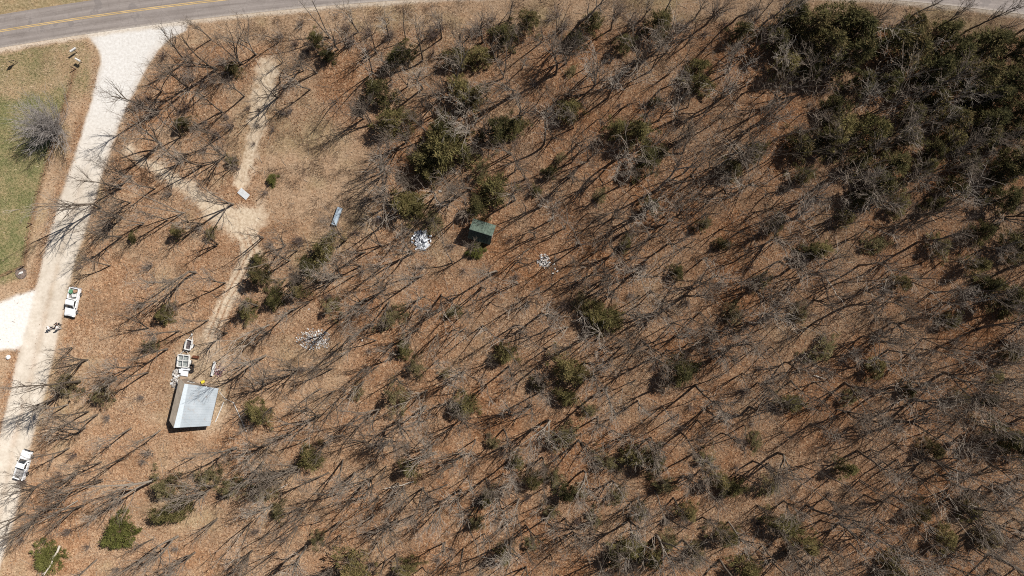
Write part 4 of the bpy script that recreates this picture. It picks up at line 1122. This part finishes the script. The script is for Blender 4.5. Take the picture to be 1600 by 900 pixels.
# the scrap lying over the trailer's near end
b = MB().box(1.5, .35, .06, (.2, 0, 0), (0.05, 0.04, .05), bevel=.01).box(.6, .7, .08, (-.55, -.35, .0), (0, .1, .1), bevel=.01).box(1.3, .9, .10, (.1, -.75, -.05), (.05, 0, -.05), bevel=.02)
x, y = G(287, 577, .8)
tag(b.build('scrap_panels', SCRAP_G, None, (x, y, .62), math.radians(-6)), 'pale panels stacked at the lower end of the rail topped trailer', 'panels')
x, y = G(299, 575.5, .3)
o = empty('black_crate', (x, y, 0), math.radians(-6), 'black crate beside the rail topped white trailer', 'crate')
cr = MB()
for s in (-1, 1): cr.box(.05, 1.4, .5, (s * .32, 0, .27)).box(.58, .05, .5, (0, s * .67, .27))
cr.build('sides', BLACK, o); MB().box(.6, 1.3, .04, (0, 0, .05)).build('base', BLACK, o)
x, y = G(306, 558, .2)
o = empty('iron_drum', (x, y, 0), math.radians(-8), 'rusty brown drum lying right of the rail topped trailer', 'drum')
MB().cyl(.27, .95, (0, 0, .27), (0, math.pi / 2, 0), 18).build('barrel', RUST, o)
dr = MB()
for k in (-.45, -.15, .15, .45): dr.cyl(.285, .03, (k, 0, .27), (0, math.pi / 2, 0), 18)
dr.build('hoops', RUST, o)
def beam(name, pts, r, mat, label, cat, n=6):
    a = pts[0]
    tag(MB().tube([(p[0] - a[0], p[1] - a[1], p[2]) for p in pts], r, n).build(name, mat, None, (a[0], a[1], 0)), label, cat)
def plank(px0, py0, px1, py1, w, th, z, mat, name, label, cat):
    a = Vector((*G(px0, py0, z), 0)); c = Vector((*G(px1, py1, z), 0)); d = c - a
    o = empty(name, tuple((a + c) / 2), math.atan2(d.y, d.x), label, cat)
    MB().box(d.length, w, th, (0, 0, z + th / 2), bevel=.008).build('top', mat, o)
    MB().box(.12, w * .8, z, (-d.length * .4, 0, z / 2)).build('trestle', DARK_WOOD, o)
    MB().box(.12, w * .8, z, (d.length * .4, 0, z / 2)).build('trestle', DARK_WOOD, o)
plank(336, 565, 331, 587, .45, .06, .5, WHITE, 'work_bench', 'long narrow white bench beside the reddish scrap heap', 'bench')
beam('white_pipe', [(*G(343, 612), .06), (*G(352, 623), .06), (*G(365, 629), .06), (*G(374, 649), .06), (*G(385, 674), .06)], .06, WHITE, 'crooked white pipe running from the house corner to a cedar', 'pipe')
pl = [(*G(350, 628), .08), (*G(345, 640), .08), (*G(337, 659), .08)]
beam('white_board', pl, .09, WHITE, 'white board lying along the right side of the house', 'board', 4)
x, y = G(317.5, 596.5, .5)
o = empty('yellow_bin', (x, y, .352), .5, 'small yellow bin on the porch of the grey roofed house', 'bin')
MB().box(.5, .4, .35, (0, 0, .175), bevel=.03, taper=(1.1, 1.1)).build('tub', YEL, o); MB().box(.58, .48, .04, (0, 0, .37), bevel=.01).build('rim', YEL, o)

# sheet and long metal box in the clearing
x, y = G(381, 303)
o = empty('metal_sheet', (x, y, gz(x, y)), math.radians(-40), 'white ribbed metal sheet lying by the dirt track fork', 'metal sheet')
sh_ = MB()
for k in range(9): sh_.box(2.0, .115, .05 + .03 * (k % 2), (0, -.5 + k * .125, .13))
sh_.build('sheet', plain('white sheet steel', (.50, .51, .52), .5, .05), o)
MB().box(1.8, .9, .1, (0, 0, .05)).build('skids', DARK_WOOD, o)
x, y = G(526.5, 338, .4)
o = empty('feed_trough', (x, y, gz(x, y)), math.radians(70), 'long blue grey metal trough lying alone in the clearing', 'trough')
MB().prism([(-.42, .05), (.42, .05), (.40, .62), (0, .68), (-.40, .62)], -1.55, 1.55, 'x').build('body', GREYMETAL, o)
MB().box(.06, .9, .66, (-1.59, 0, .35), bevel=.01).box(.06, .9, .66, (1.59, 0, .35), bevel=.01).build('end_plate', GREYMETAL, o)
# single pale chunks and boards
M_ROCK = plain('pale limestone', (.70, .67, .62), .85, .1, 2)
def rock(px, py, s, label, grp=None):
    x, y = G(px, py)
    b = MB().ball(s, (0, 0, s * .35), (1, random.uniform(.6, .9), .6), 2)
    R = random.Random(int(px * 3 + py))
    for v in b.bm.verts: v.co *= R.uniform(.82, 1.12)
    tag(b.build('rock', M_ROCK, None, (x, y, gz(x, y)), R.uniform(0, 3)), label, 'rock', grp)
for (a, b_, s, lab) in [(865, 413, .24, 'white rock nearest the bright white rubble heap on its right'), (867, 420, .2, 'white rock below and right of the bright white rubble heap'),
                        (871, 424, .22, 'white rock farthest right of the bright white rubble heap'), (864, 427, .2, 'white rock lowest of the few right of the white rubble heap'),
                        (14, 558, .45, 'whitish rock at the left edge below the white driveway'), (688, 299, .28, 'white rock among cedars above the green roofed shed'),
                        (592, 340, .35, 'white rock under the spreading bare branches right of the trough'), (566, 532, .18, 'white rock right of the wide scatter of white rubble'),
                        (1575, 214, .22, 'white rock near the right edge among dark cedars'), (483, 483, .16, 'white rock between the big dark cedars and the wide rubble scatter'),
                        (420, 425, .25, 'tan white rock beside the dark cedars along the track')]:
    rock(a, b_, s, lab)

# ---------------------------------------------------------------- roadside things in the upper left field
def mailbox(px, py, ang, s, label):
    x, y = G(px, py, 1)
    o = empty('mailbox', (x, y, 0), ang, label, 'mailbox', 'white mailboxes at the road corner')
    MB().box(.1, .1, 1.05, (0, 0, .52)).build('post', TAN_WOOD, o)
    prof = [(-.16, 1.05), (.16, 1.05), (.16, 1.25)] + [(.16 * math.cos(t), 1.25 + .16 * math.sin(t)) for t in np.linspace(.3, math.pi - .3, 6)] + [(-.16, 1.25)]
    b = MB().prism(prof, -.36 * s, .36 * s, 'x').build('box', WHITE, o)
    MB().box(.03, .3, .3, (.37 * s, 0, 1.22), bevel=.01).build('door', WHITE, b)
    MB().box(.03, .02, .25, (.1, .18, 1.35)).build('flag', RED, b)
mailbox(115, 78.5, .6, 1.5, 'upper white mailbox at the corner of paved and gravel roads')
mailbox(122.5, 94, -.5, 1.2, 'lower white mailbox at the corner of paved and gravel roads')
x, y = G(20, 97, .8)
o = empty('road_sign', (x, y, 0), .3, 'dark square sign on posts in the field below the paved road', 'sign')
MB().box(.85, .05, .9, (0, 0, 1.35), (.5, 0, 0), bevel=.01).build('panel', BLACK, o)
for s in (-1, 1): MB().box(.07, .07, 1.3, (s * .35, .08, .65)).build('post', DARK_WOOD, o)
def fence(pts, label, step=3.0):
    P3 = [Vector((*G(*p), 0)) for p in pts]
    o = empty('wire_fence', tuple(P3[0]), 0, label, 'fence')
    base = P3[0]; posts = []
    for a, c in zip(P3[:-1], P3[1:]):
        n = max(1, round((c - a).length / step))
        posts += [a.lerp(c, k / n) for k in range(n)]
    posts.append(P3[-1])
    for k, p in enumerate(posts):
        q = p - base
        MB().cyl(.09 if k % 5 == 0 else .05, 1.3, (0, 0, .6), (random.gauss(0, .03), random.gauss(0, .03), 0), 7).build('post', DARK_WOOD, o, tuple(q))
    w = MB()
    for z in (.35, .7, 1.1): w.tube([tuple(p - base + Vector((.1, 0, z))) for p in posts], .014, 3)
    w.build('wire', RUST, o)
fence(FENCE, 'old wire fence with wooden posts along the field beside the gravel road')
fence(FENCE2, 'wire fence crossing the field above the white driveway')
x, y = G(33, 427)
o = empty('fire_pit', (x, y, 0), 0, 'round ashy fire pit ringed with stones at the field corner', 'fire pit')
rg = MB()
for k in range(22):
    a = k / 22 * 6.283
    rg.ball(random.uniform(.11, .16), (.92 * math.cos(a), .92 * math.sin(a), .07), (1, .8, .7), 1)
rg.build('stone_ring', plain('sooty stone', (.17, .13, .11), .9, .2), o)
MB().cyl(.86, .05, (0, 0, .03), n=24).build('ash_bed', plain('ash', (.20, .15, .125), .95, .25), o)
tag(MB().poly([(-.4, -.25, .2), (.45, .05, .12), (.35, .35, .14), (-.1, .2, .2)], .03).build('plastic_sheet', WHITE, None, (x, y, 0.02)), 'white three cornered sheet lying in the fire pit', 'sheet')

# ---------------------------------------------------------------- labels that single out each plant
LAND = [('the grey roofed house', 305, 635), ('the green roofed shed', 750, 365), ('the silvery scrap heap', 659, 375), ('the white rubble heap', 850, 408), ('the blue grey trough', 526, 338),
        ('the white metal sheet', 381, 303), ('the upper white pickup', 112, 472), ('the lower white pickup', 35, 727), ('the wide rubble scatter', 493, 530), ('the round bright green cedar', 183, 833),
        ('the rail topped trailer', 287, 564), ('the yellow green cedar', 70, 874), ('the gravel road mouth', 240, 70), ('the sandy gully', 402, 190), ('the three people', 92, 510),
        ('the lone cedar with long shadow', 1372, 575), ('the big cedar thicket at upper right', 1320, 60), ('the top right corner', 1600, 0), ('the bottom right corner', 1600, 900),
        ('the middle of the bottom edge', 800, 900), ('the bottom left corner', 0, 900), ('the middle of the right edge', 1600, 450), ('the middle of the top edge', 800, 0), ('the centre of the photo', 800, 450),
        ('the spot midway between centre and right edge', 1200, 450), ('the spot midway between centre and bottom right', 1200, 675), ('the spot midway between centre and top right', 1200, 225)]
DIRN = ['right', 'upper right', 'above', 'upper left', 'left', 'lower left', 'below', 'lower right']
ORD = ['nearest', 'second nearest', 'third nearest', 'fourth nearest', 'fifth nearest', 'sixth nearest', 'seventh nearest', 'eighth nearest']
WORD = {'bare_tree': 'grey bare tree', 'sapling': 'slender sapling', 'brush_bush': 'brown brush', 'cedar': 'olive green cedar', 'dark': 'dark cedar', 'olive': 'olive juniper', 'multi_stem_tree': 'multi stem tree'}
fams = {}
for (r, a, b, rr) in VEG: fams.setdefault(r['_k'], []).append((r, a, b))
for k, lst in fams.items():
    cand = {}
    for li, (ln, lx, ly) in enumerate(LAND):
        sect = {}
        for i, (r, a, b) in enumerate(lst):
            an = math.atan2(-(b - ly), a - lx); s = int(round(an / (math.pi / 4))) % 8
            sect.setdefault(s, []).append((math.hypot(a - lx, b - ly), i))
        for s, v in sect.items():
            for rank, (dist, i) in enumerate(sorted(v)[:8]):
                c = (rank * 60 + dist, rank, li, s)
                if i not in cand or c < cand[i]: cand[i] = c
    for i, (r, a, b) in enumerate(lst):
        if i in cand:
            _, rank, li, s = cand[i]
            d = DIRN[s]
            ph = d if d in ('above', 'below') else d + ' of'
            r['label'] = '%s %s %s %s' % (ORD[rank], WORD[k], ph, LAND[li][0])
        else:
            v = 'upper' if b < 300 else 'middle' if b < 600 else 'lower'; hh = 'left' if a < 530 else 'centre' if a < 1060 else 'right'
            r['label'] = 'one of the alike %ss crowded in the %s %s of the woods' % (WORD[k], v, hh)
            r['group'] = '%ss crowded in the %s %s woods' % (WORD[k], v, hh)
for o in bpy.data.objects:
    if '_k' in o: del o['_k']
